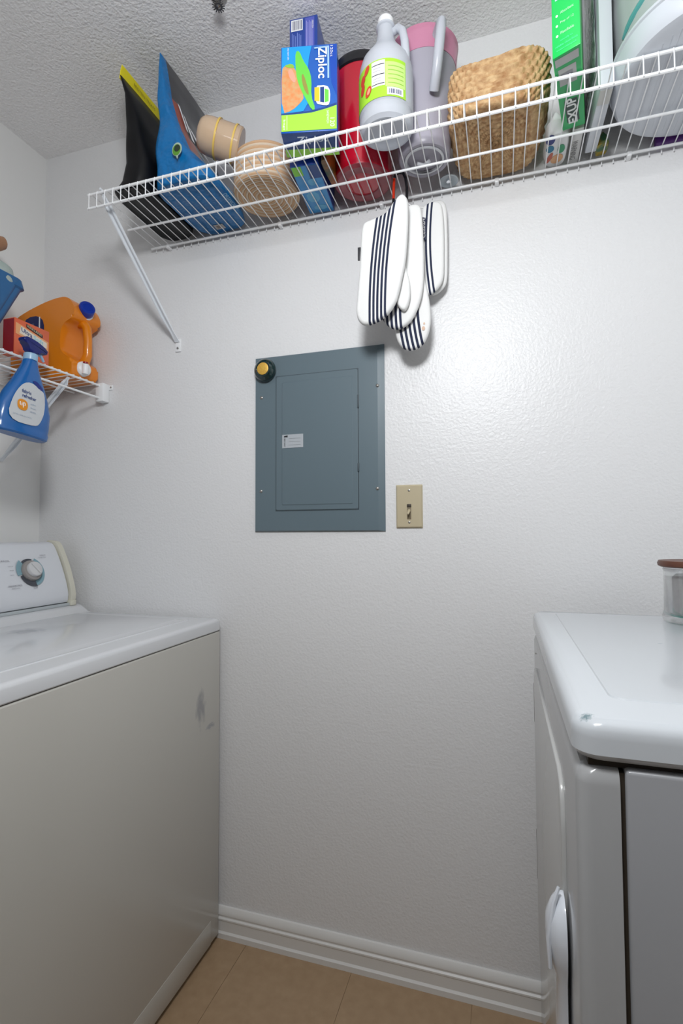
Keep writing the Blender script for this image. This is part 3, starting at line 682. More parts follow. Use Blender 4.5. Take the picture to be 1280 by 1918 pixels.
# --- dark jar behind the cartons (orange and green contents)
sj = thing('snack_bag', 'dark bag with orange print squeezed between blue carton and red canister', 'bag', (-.400, -.10, ZB))
bm, _ = pouch([(ZB, -.3995, -.155, .0095, .050), (ZB+.03, -.3995, -.155, .0105, .052), (2.16, -.4035, -.165, .0075, .045), (2.22, -.4045, -.17, .001, .04)], amp=.001, seed=5)
to_obj('bag_body', bm, mat('dark_bag_print', (.02, .05, .015), .4, mix=(22, (.34, .09, .01), .25)), sj)

# --- milky jug
MILK = mat('milky_plastic', (.68, .71, .77), .28, alpha_mix=.28)
jg = thing('plastic_jug', 'empty milky plastic jug with lime green label at the shelf edge', 'jug', (-.237, -.236, ZB))
jc = (-.237, -.236, ZB)
JR = .0615
to_obj('jug_body', LA([(.0001, .004), (.03, .004), (.036, 0), (.050, .0), (.058, .006), (JR-.001, .016), (JR-.001, .026), (JR-.003, .031), (JR-.003, .034), (JR, .038), (JR, .130), (JR-.002, .145), (.054, .163), (.040, .183), (.028, .200), (.0215, .215), (.019, .232), (.019, .245), (.022, .247), (.022, .251), (.0165, .252), (.0165, .262), (.0001, .262)], jc, seg=56), MILK, jg)
to_obj('cap', LA([(.0001, .250), (.0180, .250), (.0185, .253), (.0185, .266), (.0165, .270), (.0001, .271)], jc, seg=30), WHITEP, jg)
to_obj('handle', T([(-.220, -.236, ZB+.236), (-.207, -.240, ZB+.238), (-.196, -.246, ZB+.222), (-.191, -.250, ZB+.195), (-.189, -.250, ZB+.165), (-.190, -.247, ZB+.150)], [.008, .009, .009, .009, .0095, .010], seg=12), MILK, jg)
def cyl(a0, a1, z0, z1, off, m, name, n=20):
    bm = bmesh.new(); rr_ = JR+off
    P = [[bm.verts.new((jc[0]+rr_*math.cos(math.radians(a0+(a1-a0)*k/n)), jc[1]+rr_*math.sin(math.radians(a0+(a1-a0)*k/n)), z)) for z in (z0, z1)] for k in range(n+1)]
    for k in range(n): bm.faces.new((P[k][0], P[k+1][0], P[k+1][1], P[k][1]))
    return to_obj(name, bm, m, jg)
V0 = -78
lab = cyl(V0-100, V0+43, 2.083, 2.168, .0006, mat('lime_label', (.38, .72, .03), .35), 'label', 32)
cyl(V0-1, V0+41, 2.104, 2.160, .0010, mat('pale_lime_label', (.55, .80, .22), .4), 'label_text_panel')
for k in range(5): cyl(V0+4, V0+37, 2.150-k*.0095, 2.1515-k*.0095, .0014, mat('green_text_print', (.30, .60, .06), .5), 'printed_line')
cyl(V0-30, V0-2, 2.108, 2.165, .0010, WHT, 'nutrition_panel')
for k in (2.112, 2.133, 2.155): cyl(V0-29, V0-3, k, k+.0016, .0014, INK, 'printed_line')
for k in (2.119, 2.125, 2.142, 2.148): cyl(V0-27, V0-10, k, k+.0009, .0014, mat('grey_ink', (.4, .4, .48), .5), 'printed_line')
cyl(V0+2, V0+36, 2.086, 2.103, .0012, WHT, 'barcode_label')
for k in range(8): cyl(V0+6+k*3.3, V0+7.4+k*3.3+(k % 3)*.6, 2.089, 2.099, .0016, mat('bar_ink', (.12, .12, .2), .5), 'barcode_bar', 2)
def cell(ac, zc, ra, rz, m, name, tilt=0):
    bm = bmesh.new(); rr_ = JR+.0016; vs = []
    for k in range(20):
        t = 2*PI*k/20; du, dz = ra*math.cos(t), rz*math.sin(t); a = math.radians(ac)+(du*math.cos(tilt)-dz*math.sin(tilt))/JR
        vs.append(bm.verts.new((jc[0]+rr_*math.cos(a), jc[1]+rr_*math.sin(a), zc+du*math.sin(tilt)+dz*math.cos(tilt))))
    bm.faces.new(vs); return to_obj(name, bm, m, jg, smooth=False)
TOM = mat('tomato_print', (.62, .05, .02), .4); TOL = mat('tomato_light', (.85, .35, .22), .4)
for ac, zc, ra, rz, tl in ((V0-42, 2.156, .006, .011, -.5), (V0-54, 2.142, .008, .011, -.3), (V0-55, 2.122, .007, .013, -.2), (V0-38, 2.106, .0075, .012, -.4)):
    cell(ac, zc, ra, rz, TOM, 'fruit_print', tl); 
cell(V0-37, 2.106, .004, .007, TOL, 'fruit_highlight', -.4)

# --- frosted pitcher
FRO = mat('frosted_lavender_plastic', (.46, .44, .51), .3, alpha_mix=.22)
pt = thing('pitcher', 'large frosted plastic pitcher with rim tinted by a painted pink reflection and white handle', 'pitcher', (-.165, -.115, ZB))
pc = (-.167, -.126, ZB)
to_obj('pitcher_body', LA([(.0001, .006), (.045, .006), (.050, .001), (.058, .0), (.0615, .004), (.063, .015), (.068, .10), (.0775, .215), (.075, .215), (.0655, .10), (.0605, .017), (.050, .010), (.0001, .010)], pc, seg=56), FRO, pt)
to_obj('base_ring', LA([(.042, -.0005), (.047, -.0005), (.048, .004), (.041, .004)], pc, seg=48, c0=False, c1=False), mat('frosted_white', (.62, .63, .66), .3), pt)
to_obj('pink_reflection_band', LA([(.0768, .214), (.0782, .214), (.0825, .258), (.084, .266), (.082, .267), (.0805, .258)], pc, seg=56, c0=False, c1=False), mat('pink_reflection_tint', (.62, .25, .38), .3, alpha_mix=.2), pt)  # rim part whose pink is an inner reflection put into the colour
HW = mat('translucent_white_handle', (.58, .60, .66), .3, alpha_mix=.2)
to_obj('handle', T([(-.128, -.192, ZB+.240), (-.118, -.210, ZB+.243), (-.112, -.230, ZB+.232), (-.113, -.238, ZB+.205), (-.117, -.237, ZB+.17), (-.123, -.228, ZB+.135), (-.134, -.198, ZB+.108)], [.0105, .0115, .0115, .011, .011, .011, .0115], seg=14), HW, pt)
to_obj('base_mark', T([(-.185, -.125, ZB-.001), (-.17, -.115, ZB-.001), (-.155, -.125, ZB-.001)], .004), mat('frosted_white', (.62, .63, .66), .3), pt)

# --- woven seagrass basket
wb = thing('woven_basket', 'square seagrass basket with wavy rim on the long shelf', 'basket', (.0, -.13, ZB))
SG = mat('seagrass_braid', (.36, .185, .075), .75, mix=(70, (.62, .42, .22), .35), bump=[(140, .6, .004, 'n')])
rings = []; seg = 168
def braid(p, c, row, k, amp):
    d = Vector((p.x-c[0], p.y-c[1], 0)).normalized()
    return p + d*amp*math.sin(k*2*PI*30/seg + row*PI)
nbt = 9
cols_ = []
for rI in range(1, nbt*4+1):
    f = rI/(nbt*4); ph = (rI % 4)/4
    zb_ = ZB + .003 - .0025*math.sin(PI*ph)
    rings.append([Vector((p.x, p.y, zb_ + .0012*math.sin(k*2*PI*30/seg + (rI//4)*PI))) for k, p in enumerate(sup(-.002+.0*f, -.128, .083*f, .112*f, 0, 2.6+1.6*f, seg))])
nw_ = 8; hw_ = .092
for rI in range(0, nw_*4+1):
    f = rI/(nw_*4); ph = (rI % 4)/4
    hx = .086 + .019*math.sin(min(1, f*1.6)*PI/2); hy = .114 + .008*f
    cx_ = -.002 + .010*f
    z = ZB + .004 + hw_*f
    R_ = []
    for k, p in enumerate(sup(cx_, -.130, hx, hy, z, 4.6, seg)):
        wv = f*f*(.009*math.cos(25*(p.x-.08)) - .10*p.x + .008)
        q_ = Vector((p.x, p.y, p.z + wv)); q_ = q_ + Vector((p.x-cx_, p.y+.130, 0)).normalized()*(.0045*math.sin(PI*ph))
        R_.append(braid(q_, (cx_, -.130), rI//4, k, .0026))
    rings.append(R_)
last = rings[-1]
rings.append([Vector((p.x*.96+.0003, (p.y+.130)*.96-.130, p.z+.003)) for p in last])
rings.append([Vector((p.x*.92+.0006, (p.y+.130)*.92-.130, p.z-.004)) for p in last])
rings.append([Vector((p.x*.85, (p.y+.130)*.87-.130, ZB+.02)) for p in last])
bm = bmesh.new(); loft(bm, rings, True, True)
to_obj('woven_body', bm, SG, wb, auto=80)

# --- clear knob / suction cup
kn = thing('suction_cup', 'small clear round suction cup lying between pitcher and woven basket', 'suction cup', (-.118, -.033, ZB))
to_obj('cup', LA([(.0001, .003), (.010, .004), (.022, .0), (.0245, .001), (.024, .003), (.012, .009), (.008, .012), (.007, .018), (.0001, .019)], (-.118, -.0335, ZB), seg=36), mat('clear_pvc', (.70, .76, .80), .06, alpha_mix=.45, coat=.6), kn)
to_obj('metal_hub', LA([(.0001, -.001), (.006, -.0005), (.007, .003), (.0001, .004)], (-.118, -.0335, ZB), seg=20), mat('bright_metal', (.85, .87, .9), .15, metal=1), kn)

# --- small white bag with coloured print beside the basket
sb = thing('printed_bag', 'small white bag with blue, green and peach print beside the woven basket', 'bag', (.135, -.085, ZB))
bm, _ = pouch([(ZB, .136, -.066, .022, .054), (ZB+.005, .136, -.068, .0245, .057), (2.065, .132, -.075, .024, .066), (2.085, .130, -.075, .006, .06)], amp=.0025, seed=11, sub=4)
to_obj('bag_body', bm, mat('white_film', (.66, .67, .67), .35), sb)
BB = Matrix(((1, 0, 0, 0), (0, 1, 0, 0), (0, 0, -1, ZB-.0003), (0, 0, 0, 1)))
for poly, cname, cc in ((ell(.120, -.105, .010, .016), 'navy_patch', (.01, .02, .16)), (ell(.121, -.075, .009, .011), 'teal_patch', (.01, .16, .28)), (ell(.146, -.070, .008, .014), 'green_patch', (.03, .27, .12)), (ell(.139, -.038, .013, .016, rot=.5), 'peach_patch', (.62, .34, .17)), (ell(.122, -.045, .005, .018, rot=.3), 'red_patch', (.45, .10, .06))):
    to_obj('printed_patch', PR(smooth_poly(poly, 0), .0006, BB), mat(cname, cc, .5), sb, smooth=False)

# --- grey carton under, green long carton on it
gb = thing('film_carton', 'narrow pale grey carton standing behind the green box', 'box', (.176, -.068, ZB))
to_obj('carton', B(.1655, .1885, -.122, -.006, ZB, 2.20, bev=.001), mat('pale_grey_carton', (.55, .55, .54), .5), gb)
text('WARNING', lambda x, y: Vector((.175+y, -.055+x, ZB-.0006)), .062, .012, mat('dark_grey_ink', (.12, .12, .12), .5), gb)
GRB = mat('bright_green_carton', (.0, .56, .09), .35, coat=.2)
gn = thing('trash_bag_box', 'tall bright green carton standing right of the woven basket', 'box', (.15, -.23, ZB))
zg = ZB
gfl, gfr, gbr, gbl = Vector((.1055, -.321, zg)), Vector((.152, -.341, zg)), Vector((.1885, -.133, zg)), Vector((.1435, -.126, zg))
HG = .26
bm = bmesh.new(); hz = Vector((0, 0, HG))
loft(bm, [[gfl, gfr, gbr, gbl], [gfl+hz, gfr+hz, gbr+hz, gbl+hz]]); bmesh.ops.bevel(bm, geom=list(bm.edges), offset=.0012, segments=2, affect='EDGES', profile=.5)
to_obj('carton', bm, GRB, gn)
ug = (gfr-gfl).normalized(); ng = Vector((ug.y, -ug.x, 0)); wg = (gfr-gfl).length
MG = Matrix((ug, Vector((0, 0, 1)), ng)).transposed().to_4x4(); MG.translation = gfl
for k, s_ in enumerate(('Absorbent', 'Pop of 12', 'Plastifiable')):
    zz = .082-.020*k
    decal('bullet_dot', ell(.0095, zz-.003, .0022, .0024, 12), MG, WHT, gn)
    text(s_, flat(MG, .028, zz, .0008), .024, .0055, mat('mint_print', (.55, .95, .62), .5), gn)
for k in range(3): text(('naturally to', 'reliable clean finish', 'trusted value pack')[k], flat(MG, .026, .027-k*.0085, .0008), (.022, .040, .036)[k], .0042, mat('mint_green_print', (.10, .85, .40), .5), gn)
decal('top_label', rect(.006, .034, .118, .150), MG, WHT, gn); decal('top_label_blue', rect(.008, .030, .124, .150), MG, mat('label_blue', (.10, .25, .75), .4), gn, off=.0008)
decal('label_rule', rect(.007, .034, .110, .113), MG, mat('pale_cyan_print', (.45, .85, .80), .4), gn)
vg = (gbl-gfl); 
def gbase(a, b, off=.0006): # a across 0..1, b back 0..1
    f_ = gfl.lerp(gfr, a); k_ = gbl.lerp(gbr, a); p = f_.lerp(k_, b); return Vector((p.x, p.y, zg-off))
def gpoly(name, pts, m, off):
    bm = bmesh.new(); bm.faces.new([bm.verts.new(gbase(a, b, off)) for a, b in pts]); return to_obj(name, bm, m, gn, smooth=False)
gpoly('base_overlay', [(.02, .005), (.98, .005), (.98, .995), (.02, .995)], mat('shaded_green_base', (.0, .36, .09), .35, coat=.2), .0003)  # face turned down, its shade put into a deeper green
gpoly('address_panel', [(.07, .03), (.92, .03), (.92, .12), (.07, .12)], mat('grey_label_print', (.42, .43, .42), .5), .0007)
gpoly('address_panel', [(.14, .16), (.80, .16), (.80, .37), (.14, .37)], mat('grey_label_print', (.42, .43, .42), .5), .0007)
gpoly('address_bar', [(.22, .22), (.66, .22), (.66, .27), (.22, .27)], mat('mid_grey_print', (.25, .25, .27), .5), .0011)
gpoly('logo_shadow', [(.22, .58), (.75, .58), (.78, .90), (.25, .90)], mat('logo_dark', (.03, .06, .05), .5), .0007)
text('EXUP', lambda x, y: gbase(.50 - y/.05, .74 - x/.21, .0013), .075, .020, mat('logo_white', (.75, .78, .76), .5), gn, bold=.03)

# --- crinkled clear plastic behind, white board, basin etc.
cp = thing('plastic_bag', 'crinkled grey clear plastic bag between green box and white board', 'bag', (.205, -.09, ZB))
bm = bmesh.new(); rings = []
for i in range(22):
    z = ZB + .001 + i*.0168; rings.append([wr(p, .0035, 26, 4) if i else p for p in sup(.2055+.0*i, -.112+.001*i, .0035, .072-.0012*i, z, 3, 40)])
rings = [[Vector((min(max(p.x, .2010+(0 if p.z > 2.3 else 0)), .2105), p.y, p.z)) for p in r_] for r_ in rings]
CRI = mat('crinkled_film', (.40, .44, .44), .18, bump=[(40, .9, .01, 'n')], mix=(24, (.16, .20, .20), .3))
wbd = thing('white_board', 'tall narrow white board standing at right of the green box', 'board', (.205, -.12, ZB))
MW = Matrix.Translation((.2155, -.128, 0)) @ Matrix.Rotation(math.radians(1.0), 4, 'Z')
to_obj('board_body', B(-.0125, .0125, -.094, .094, ZB, 2.42, bev=.002, mtx=MW), mat('white_laminate', (.58, .61, .65), .35), wbd)
to_obj('end_cap', B(-.0118, .0118, -.088, -.050, ZB-.0012, ZB+.001, bev=.0006, mtx=MW), mat('warm_white_tape', (.55, .55, .52), .5), wbd)
bm.free(); bm = bmesh.new()
rings = []
for i in range(16):
    z = ZB + .30*i/15 + .05
    rings.append([wr(p, .0018, 30, 4) for p in sup(.1990, -.150, .0022, .055, z, 3, 36)])
loft(bm, rings); cpo = to_obj('film', bm, CRI, cp, auto=80); 
# basin
bs = thing('basin', 'large shallow white plastic basin at the right end of the shelf', 'basin', (.41, -.20, ZB))
BAS = mat('basin_white_plastic', (.60, .63, .68), .35)
bcx, bcy = .412, -.197
def bring(r, z, n=2.25): return sup(bcx, bcy, r, r*.99, z, n, 72)
bm = bmesh.new(); loft(bm, [bring(.160, ZB), bring(.170, ZB+.003), bring(.176, ZB+.012), bring(.1785, ZB+.022), bring(.181, ZB+.040), bring(.1845, ZB+.042), bring(.1845, ZB+.047), bring(.179, ZB+.048), bring(.174, ZB+.02), bring(.165, ZB+.01)], True, True)
to_obj('basin_body', bm, BAS, bs)
for k in range(26):
    xx = bcx-.150+k*.012; hl = math.sqrt(max(0, .150**2-(xx-bcx)**2)) if abs(xx-bcx) < .15 else 0
    if hl > .02: to_obj('base_rib', T([(xx, bcy-hl, ZB+.001), (xx, bcy+hl, ZB+.001)], .0016, seg=6), BAS, bs)
# pale pail nested in the basin
pl = thing('pail', 'pale white plastic pail with teal strap standing in the basin', 'pail', (.42, -.17, ZB+.012))
bm = bmesh.new(); loft(bm, [sup(.412, -.185, .120, .115, ZB+.011, 2.1), sup(.412, -.185, .140, .130, ZB+.02, 2.1), sup(.411, -.185, .160, .150, ZB+.060, 2.1), sup(.410, -.185, .168, .156, ZB+.10, 2.1), sup(.409, -.185, .172, .160, ZB+.16, 2.1), sup(.409, -.185, .170, .160, ZB+.22, 2.1), sup(.409, -.185, .163, .15, ZB+.30, 2.1), sup(.409, -.185, .150, .14, ZB+.345, 2.1)])
to_obj('pail_body', bm, mat('pale_pail_plastic', (.44, .475, .475), .3), pl)
to_obj('teal_strap', T([(.4095 + .166*math.cos(math.radians(a)), -.185 + .155*math.sin(math.radians(a)), ZB+.088+.0009*(a-190)) for a in range(194, 250, 6)], [.003, .006, .0075, .008, .008, .008, .008, .008, .008, .008], seg=10), mat('teal_plastic', (.10, .34, .34), .3), pl)
# small things by the wall under the basin edge
yb_ = thing('crumpled_wrapper', 'crumpled yellow and green wrapper under the basin edge', 'wrapper', (.232, -.03, ZB))
bm, _ = pouch([(ZB, .2375, -.036, .012, .020), (ZB+.006, .2385, -.036, .014, .022), (ZB+.022, .238, -.036, .010, .02), (ZB+.03, .238, -.036, .002, .018)], amp=.002, seed=2, sub=3, sc=40)
to_obj('wrapper_body', bm, mat('yellow_green_print', (.38, .26, .01), .4, mix=(45, (.03, .12, .05), .2)), yb_)
pp = thing('purple_packet', 'flat purple packet against the wall behind the basin', 'packet', (.47, -.006, ZB))
to_obj('packet', B(.355, .62, -.0175, -.001, ZB, ZB+.11, bev=.003), mat('purple_film', (.10, .02, .20), .35), pp)

# ================================================================== carabiner and oven mitts
cb = thing('carabiner', 'black carabiner hook with red gate hanging from the wire shelf', 'hook', (-.234, -.085, 2.02))
BK = mat('black_anodised', (.012, .012, .014), .3, metal=.3)
to_obj('hook_frame', T([(-.249, -.090, 2.046), (-.245, -.090, 2.055), (-.236, -.090, 2.058), (-.226, -.090, 2.054), (-.220, -.090, 2.040), (-.217, -.090, 2.015), (-.217, -.092, 1.975), (-.221, -.093, 1.958), (-.232, -.094, 1.952), (-.245, -.093, 1.958), (-.2515, -.092, 1.975), (-.251, -.091, 1.990)], .0036, seg=10), BK, cb)
to_obj('gate', T([(-.249, -.090, 2.044), (-.2505, -.0905, 2.02), (-.251, -.091, 1.992)], .0034, seg=10), mat('red_anodised', (.75, .04, .01), .3, metal=.3), cb)

def stripe_mat(name, lines, x0s, per, wid, n, zmax=9):
    """white cotton with n woven navy stripes; x0s = (x0, z0, a, b): stripe curve x = x0 + a(z-z0) + b(z-z0)^2 in world metres"""
    m = mat(name, (.80, .80, .79), .85, bump=[(500, .25, .001, 'n'), (22, .25, .01, 'n')])
    if n == 0: return m
    nt = m.node_tree; N = nt.nodes; L = nt.links; b = N['Principled BSDF']
    tc = [q_ for q_ in N if q_.type == 'TEX_COORD'][0]; s = N.new('ShaderNodeSeparateXYZ'); L.new(tc.outputs['Object'], s.inputs[0])
    def mth(op, a, b2=None, c=None):
        q_ = N.new('ShaderNodeMath'); q_.operation = op
        for i, v in enumerate((a, b2, c)):
            if v is None: continue
            if isinstance(v, (int, float)): q_.inputs[i].default_value = v
            else: L.new(v, q_.inputs[i])
        return q_.outputs[0]
    x0, z0, a, bb = x0s; x0 += .235; z0 -= 1.65; zmax -= 1.65   # object space of the mitts' roots
    dz = mth('SUBTRACT', s.outputs['Z'], z0); cur = mth('MULTIPLY_ADD', dz, a, x0); cur = mth('MULTIPLY_ADD', mth('MULTIPLY', dz, dz), bb, cur)
    t = mth('SUBTRACT', s.outputs['X'], cur)
    md = mth('FLOORED_MODULO', t, per); on = mth('LESS_THAN', md, wid)
    on = mth('MULTIPLY', on, mth('GREATER_THAN', t, 0)); on = mth('MULTIPLY', on, mth('LESS_THAN', t, per*n-(per-wid)*.5)); on = mth('MULTIPLY', on, mth('LESS_THAN', s.outputs['Z'], zmax))
    mx = N.new('ShaderNodeMix'); mx.data_type = 'RGBA'; mx.inputs[6].default_value = (.80, .80, .79, 1); mx.inputs[7].default_value = (.012, .018, .05, 1)
    L.new(on, mx.inputs[0]); L.new(mx.outputs[2], b.inputs['Base Color']); return m
COTTON = stripe_mat('white_cotton', None, None, 0, 0, 0)
XZ = lambda y: Matrix(((1, 0, 0, 0), (0, 0, 1, y), (0, 1, 0, 0), (0, 0, 0, 1)))
def pad(name, outline, yc, th, m, parent, bev=.008):
    """padded cloth shape: layered rings give a soft, swollen edge; face bulges a little"""
    p = smooth_poly(outline, 2)
    ar = sum(p[i][0]*p[(i+1) % len(p)][1]-p[(i+1) % len(p)][0]*p[i][1] for i in range(len(p)))
    if ar < 0: p = p[::-1]
    n = len(p)
    def inset(d):
        out = []
        for i in range(n):
            a, b = Vector(p[(i-3) % n]), Vector(p[(i+3) % n]); t = (b-a).normalized(); out.append((p[i][0]-t.y*d, p[i][1]+t.x*d))
        return out
    lv = [(bev*1.0, -th/2), (bev*.45, -th/2*.93), (bev*.12, -th/2*.62), (0, -th*.12), (-.0006, 0), (0, th*.12), (bev*.12, th/2*.62), (bev*.45, th/2*.93), (bev*1.0, th/2)]
    rings = [[Vector((x, yc+y, z)) for x, z in inset(d)] for d, y in lv]
    # wrinkle
    rings = [[Vector((v.x, v.y + .0022*noise.noise(Vector((v.x*22, yc*40, v.z*14))), v.z)) for v in r_] for r_ in rings]
    bm = bmesh.new(); loft(bm, rings, True, True)
    return to_obj(name, bm, m, parent, auto=50)
A_ = [(-0.223, 1.966), (-0.232, 1.96), (-0.246, 1.945), (-0.26, 1.925), (-0.293, 1.917), (-0.316, 1.912), (-0.322, 1.896), (-0.325, 1.845), (-0.329, 1.778), (-0.336, 1.712), (-0.337, 1.685), (-0.33, 1.665), (-0.316, 1.654), (-0.297, 1.656), (-0.277, 1.664), (-0.257, 1.677), (-0.238, 1.701), (-0.229, 1.73), (-0.222, 1.762), (-0.213, 1.8), (-0.208, 1.865), (-0.206, 1.917), (-0.206, 1.949), (-0.214, 1.963)]
T_ = [(-0.232, 1.82), (-0.222, 1.81), (-0.214, 1.785), (-0.207, 1.755), (-0.206, 1.724), (-0.211, 1.702), (-0.219, 1.688), (-0.23, 1.691), (-0.24, 1.709), (-0.246, 1.749), (-.245, 1.80)]
B_ = [(-0.203, 1.962), (-0.187, 1.959), (-0.179, 1.945), (-0.177, 1.893), (-0.175, 1.825), (-0.176, 1.772), (-0.18, 1.732), (-0.19, 1.7), (-0.203, 1.675), (-0.216, 1.661), (-0.235, 1.651), (-0.254, 1.652), (-0.273, 1.669), (-0.284, 1.69), (-0.286, 1.734), (-0.272, 1.814), (-0.249, 1.906), (-0.224, 1.954)]
C_ = [(-0.207, 1.969), (-0.188, 1.962), (-0.190, 1.921), (-0.188, 1.851), (-0.180, 1.79), (-0.167, 1.735), (-0.162, 1.68), (-0.166, 1.646), (-0.177, 1.621), (-0.192, 1.608), (-0.211, 1.602), (-0.231, 1.607), (-0.246, 1.626), (-0.254, 1.657), (-0.253, 1.726), (-0.241, 1.836), (-0.227, 1.93)]
D_ = [(-0.168, 1.988), (-0.155, 1.99), (-0.141, 1.985), (-0.133, 1.972), (-0.13, 1.913), (-0.131, 1.816), (-0.133, 1.786), (-0.141, 1.767), (-0.164, 1.748), (-0.175, 1.754), (-0.18, 1.769), (-0.184, 1.825), (-0.187, 1.91), (-0.186, 1.966), (-0.181, 1.982)]
E_ = [(-0.145, 2.004), (-0.133, 2.0), (-0.125, 1.986), (-0.123, 1.923), (-0.124, 1.825), (-0.126, 1.786), (-0.134, 1.77), (-0.156, 1.755), (-0.17, 1.759), (-0.174, 1.833), (-0.175, 1.976), (-0.164, 2.002)]
GM = 'oven mitts and pot holders on the hook'
ma = thing('oven_mitt', 'white oven mitt with five long navy stripes, frontmost on the hook', 'oven mitt', (-.235, -.136, 1.65), GM)
mb_ = thing('oven_mitt', 'white striped oven mitt hanging second, behind the frontmost mitt', 'oven mitt', (-.235, -.0965, 1.65), GM)
mc = thing('oven_mitt', 'lowest hanging white oven mitt with small orange stains on its tip', 'oven mitt', (-.235, -.0735, 1.65), GM)
md_ = thing('pot_holder', 'white pot holder with two navy stripes and navy brand tag', 'pot holder', (-.235, -.050, 1.65), GM)
me_ = thing('pot_holder', 'plain white pot holder rearmost on the hook against the wall', 'pot holder', (-.235, -.0305, 1.65), GM)
SA = stripe_mat('striped_cotton_front', 0, (-.2995, 1.795, .085, .35), .0095, .0056, 5)
SB = stripe_mat('striped_cotton_second', 0, (-.282, 1.70, .0, 1.0), .0112, .0062, 5, 1.75)
SC = stripe_mat('striped_cotton_third', 0, (-.242, 1.665, -.12, 1.0), .0118, .0064, 5, 1.72)
SD = stripe_mat('striped_cotton_holder', 0, (-.1775, 1.88, .0, .55), .0105, .0052, 2)
pad('mitt_body', A_, -.136, .020, SA, ma); pad('thumb', T_, -.1155, .016, COTTON, ma, bev=.006)
to_obj('side_tag', B(-.3335, -.3262, -.137, -.134, 1.822, 1.855, bev=.0005), INK, ma)
pad('mitt_body', B_, -.0965, .018, SB, mb_)
pad('mitt_body', C_, -.0735, .018, SC, mc)
for x, z, r_ in ((-.178, 1.664, .0022), (-.180, 1.652, .004)):
    to_obj('stain', PR(ell(x, z, r_, r_*1.3), .0004, XZ(-.0838)), mat('orange_stain', (.68, .48, .36), .9), mc, smooth=False)
pad('holder_body', D_, -.050, .016, SD, md_)
pad('holder_body', E_, -.0305, .014, COTTON, me_)
TG = mat('navy_tag', (.012, .018, .05), .7)
tg = to_obj('brand_tag', PR([(-.1845, 1.948), (-.1745, 1.944), (-.1735, 1.889), (-.1775, 1.885), (-.1835, 1.891)], .0012, XZ(-.0640)), TG, md_, smooth=False)
text('Cuisinart', lambda x, y: Vector((-.179+y*-1, -.0646, 1.918+x)), .050, .0065, mat('tag_white_thread', (.8, .8, .8), .7), md_)
for par, pts in ((ma, [(-.219, -.135, 1.958), (-.219, -.118, 1.972), (-.226, -.096, 1.962), (-.228, -.094, 1.949), (-.222, -.118, 1.955), (-.219, -.134, 1.952)]),
                 (mb_, [(-.200, -.097, 1.955), (-.212, -.095, 1.968), (-.222, -.093, 1.960), (-.222, -.093, 1.948), (-.208, -.095, 1.950)]),
                 (mc, [(-.203, -.074, 1.960), (-.214, -.083, 1.968), (-.226, -.092, 1.960), (-.226, -.092, 1.947), (-.210, -.080, 1.950)]),
                 (md_, [(-.176, -.050, 1.978), (-.196, -.068, 1.974), (-.221, -.090, 1.962), (-.221, -.092, 1.948), (-.196, -.070, 1.966)]),
                 (me_, [(-.168, -.031, 1.990), (-.196, -.060, 1.978), (-.221, -.088, 1.964), (-.223, -.092, 1.947), (-.196, -.058, 1.970)])):
    to_obj('hanging_loop', T(pts, .0016, seg=6), COTTON, par)

# ================================================================== items on the short shelf
ZL = LZ + .0122
ORG = mat('orange_plastic', (.78, .23, .004), .28, coat=.3)
dt = thing('detergent_jug', 'large orange laundry detergent jug with blue cap and white tap', 'jug', (-1.31, -.08, ZL))
# outline of the slab in x (along shelf depth) and z; handle notch at +x end
op = [(-1.475, 0.004), (-1.462, 0.0), (-1.245, 0.0), (-1.234, .008), (-1.232, .04), (-1.236, .052), (-1.262, .066), (-1.275, .078), (-1.279, .095), (-1.279, .135), (-1.272, .155), (-1.258, .168), (-1.236, .176),
      (-1.226, .190), (-1.226, .205), (-1.236, .226), (-1.250, .240), (-1.275, .246), (-1.33, .240), (-1.40, .222), (-1.45, .204), (-1.475, .185)]
YD0, YD1 = -.128, -.022
XZd = Matrix(((1, 0, 0, 0), (0, 0, 1, YD0), (0, 1, 0, ZL), (0, 0, 0, 1)))
to_obj('jug_body', PR(smooth_poly(op, 2), YD1-YD0, XZd, bev=.007, seg=4), ORG, dt, auto=50)
to_obj('handle', T([(-1.262, -.075, ZL+.180), (-1.240, -.075, ZL+.176), (-1.228, -.075, ZL+.160), (-1.224, -.075, ZL+.118), (-1.225, -.075, ZL+.075), (-1.234, -.075, ZL+.055), (-1.256, -.075, ZL+.045)], [.015, .015, .0135, .0125, .0135, .015, .015], seg=14), ORG, dt)
capax = Vector((.8, -.45, .30)).normalized()
to_obj('cap', LA([(.0001, -.012), (.0225, -.012), (.0235, -.006), (.0235, .012), (.0215, .015), (.014, .016), (.013, .0145), (.0001, .0145)], (-1.226, -.082, ZL+.216), capax, seg=30), mat('blue_cap_plastic', (.006, .035, .34), .3), dt)
to_obj('cap_ring', LA([(.0001, -.016), (.0255, -.016), (.0255, -.011), (.0001, -.011)], (-1.226, -.082, ZL+.216), capax, seg=30), WHITEP, dt)
tapx = Vector((-1.232, -.085, ZL+.030))
to_obj('tap_collar', LA([(.0001, -.006), (.0225, -.006), (.0225, .006), (.018, .012), (.012, .014), (.0001, .014)], tapx, (.9, -.35, 0), seg=28), WHITEP, dt)
to_obj('tap_spout', LA([(.0001, -.016), (.009, -.016), (.010, .010), (.008, .014), (.0001, .014)], tapx+Vector((.017, -.008, -.002)), (.15, -.1, 1), seg=20), WHITEP, dt)
to_obj('tap_button', LA([(.0001, .0), (.0075, .0), (.007, .005), (.0001, .006)], tapx+Vector((.019, -.010, .013)), (.2, -.1, 1), seg=18), mat('dark_red_plastic', (.30, .01, .02), .3), dt)
FD = frame((-1.40, YD0-.0002, ZL+.10), (0, -1, 0))
decal('label', smooth_poly(rect(-.03, .058, .008, .098), 2), FD, mat('navy_label', (.012, .018, .10), .35), dt)
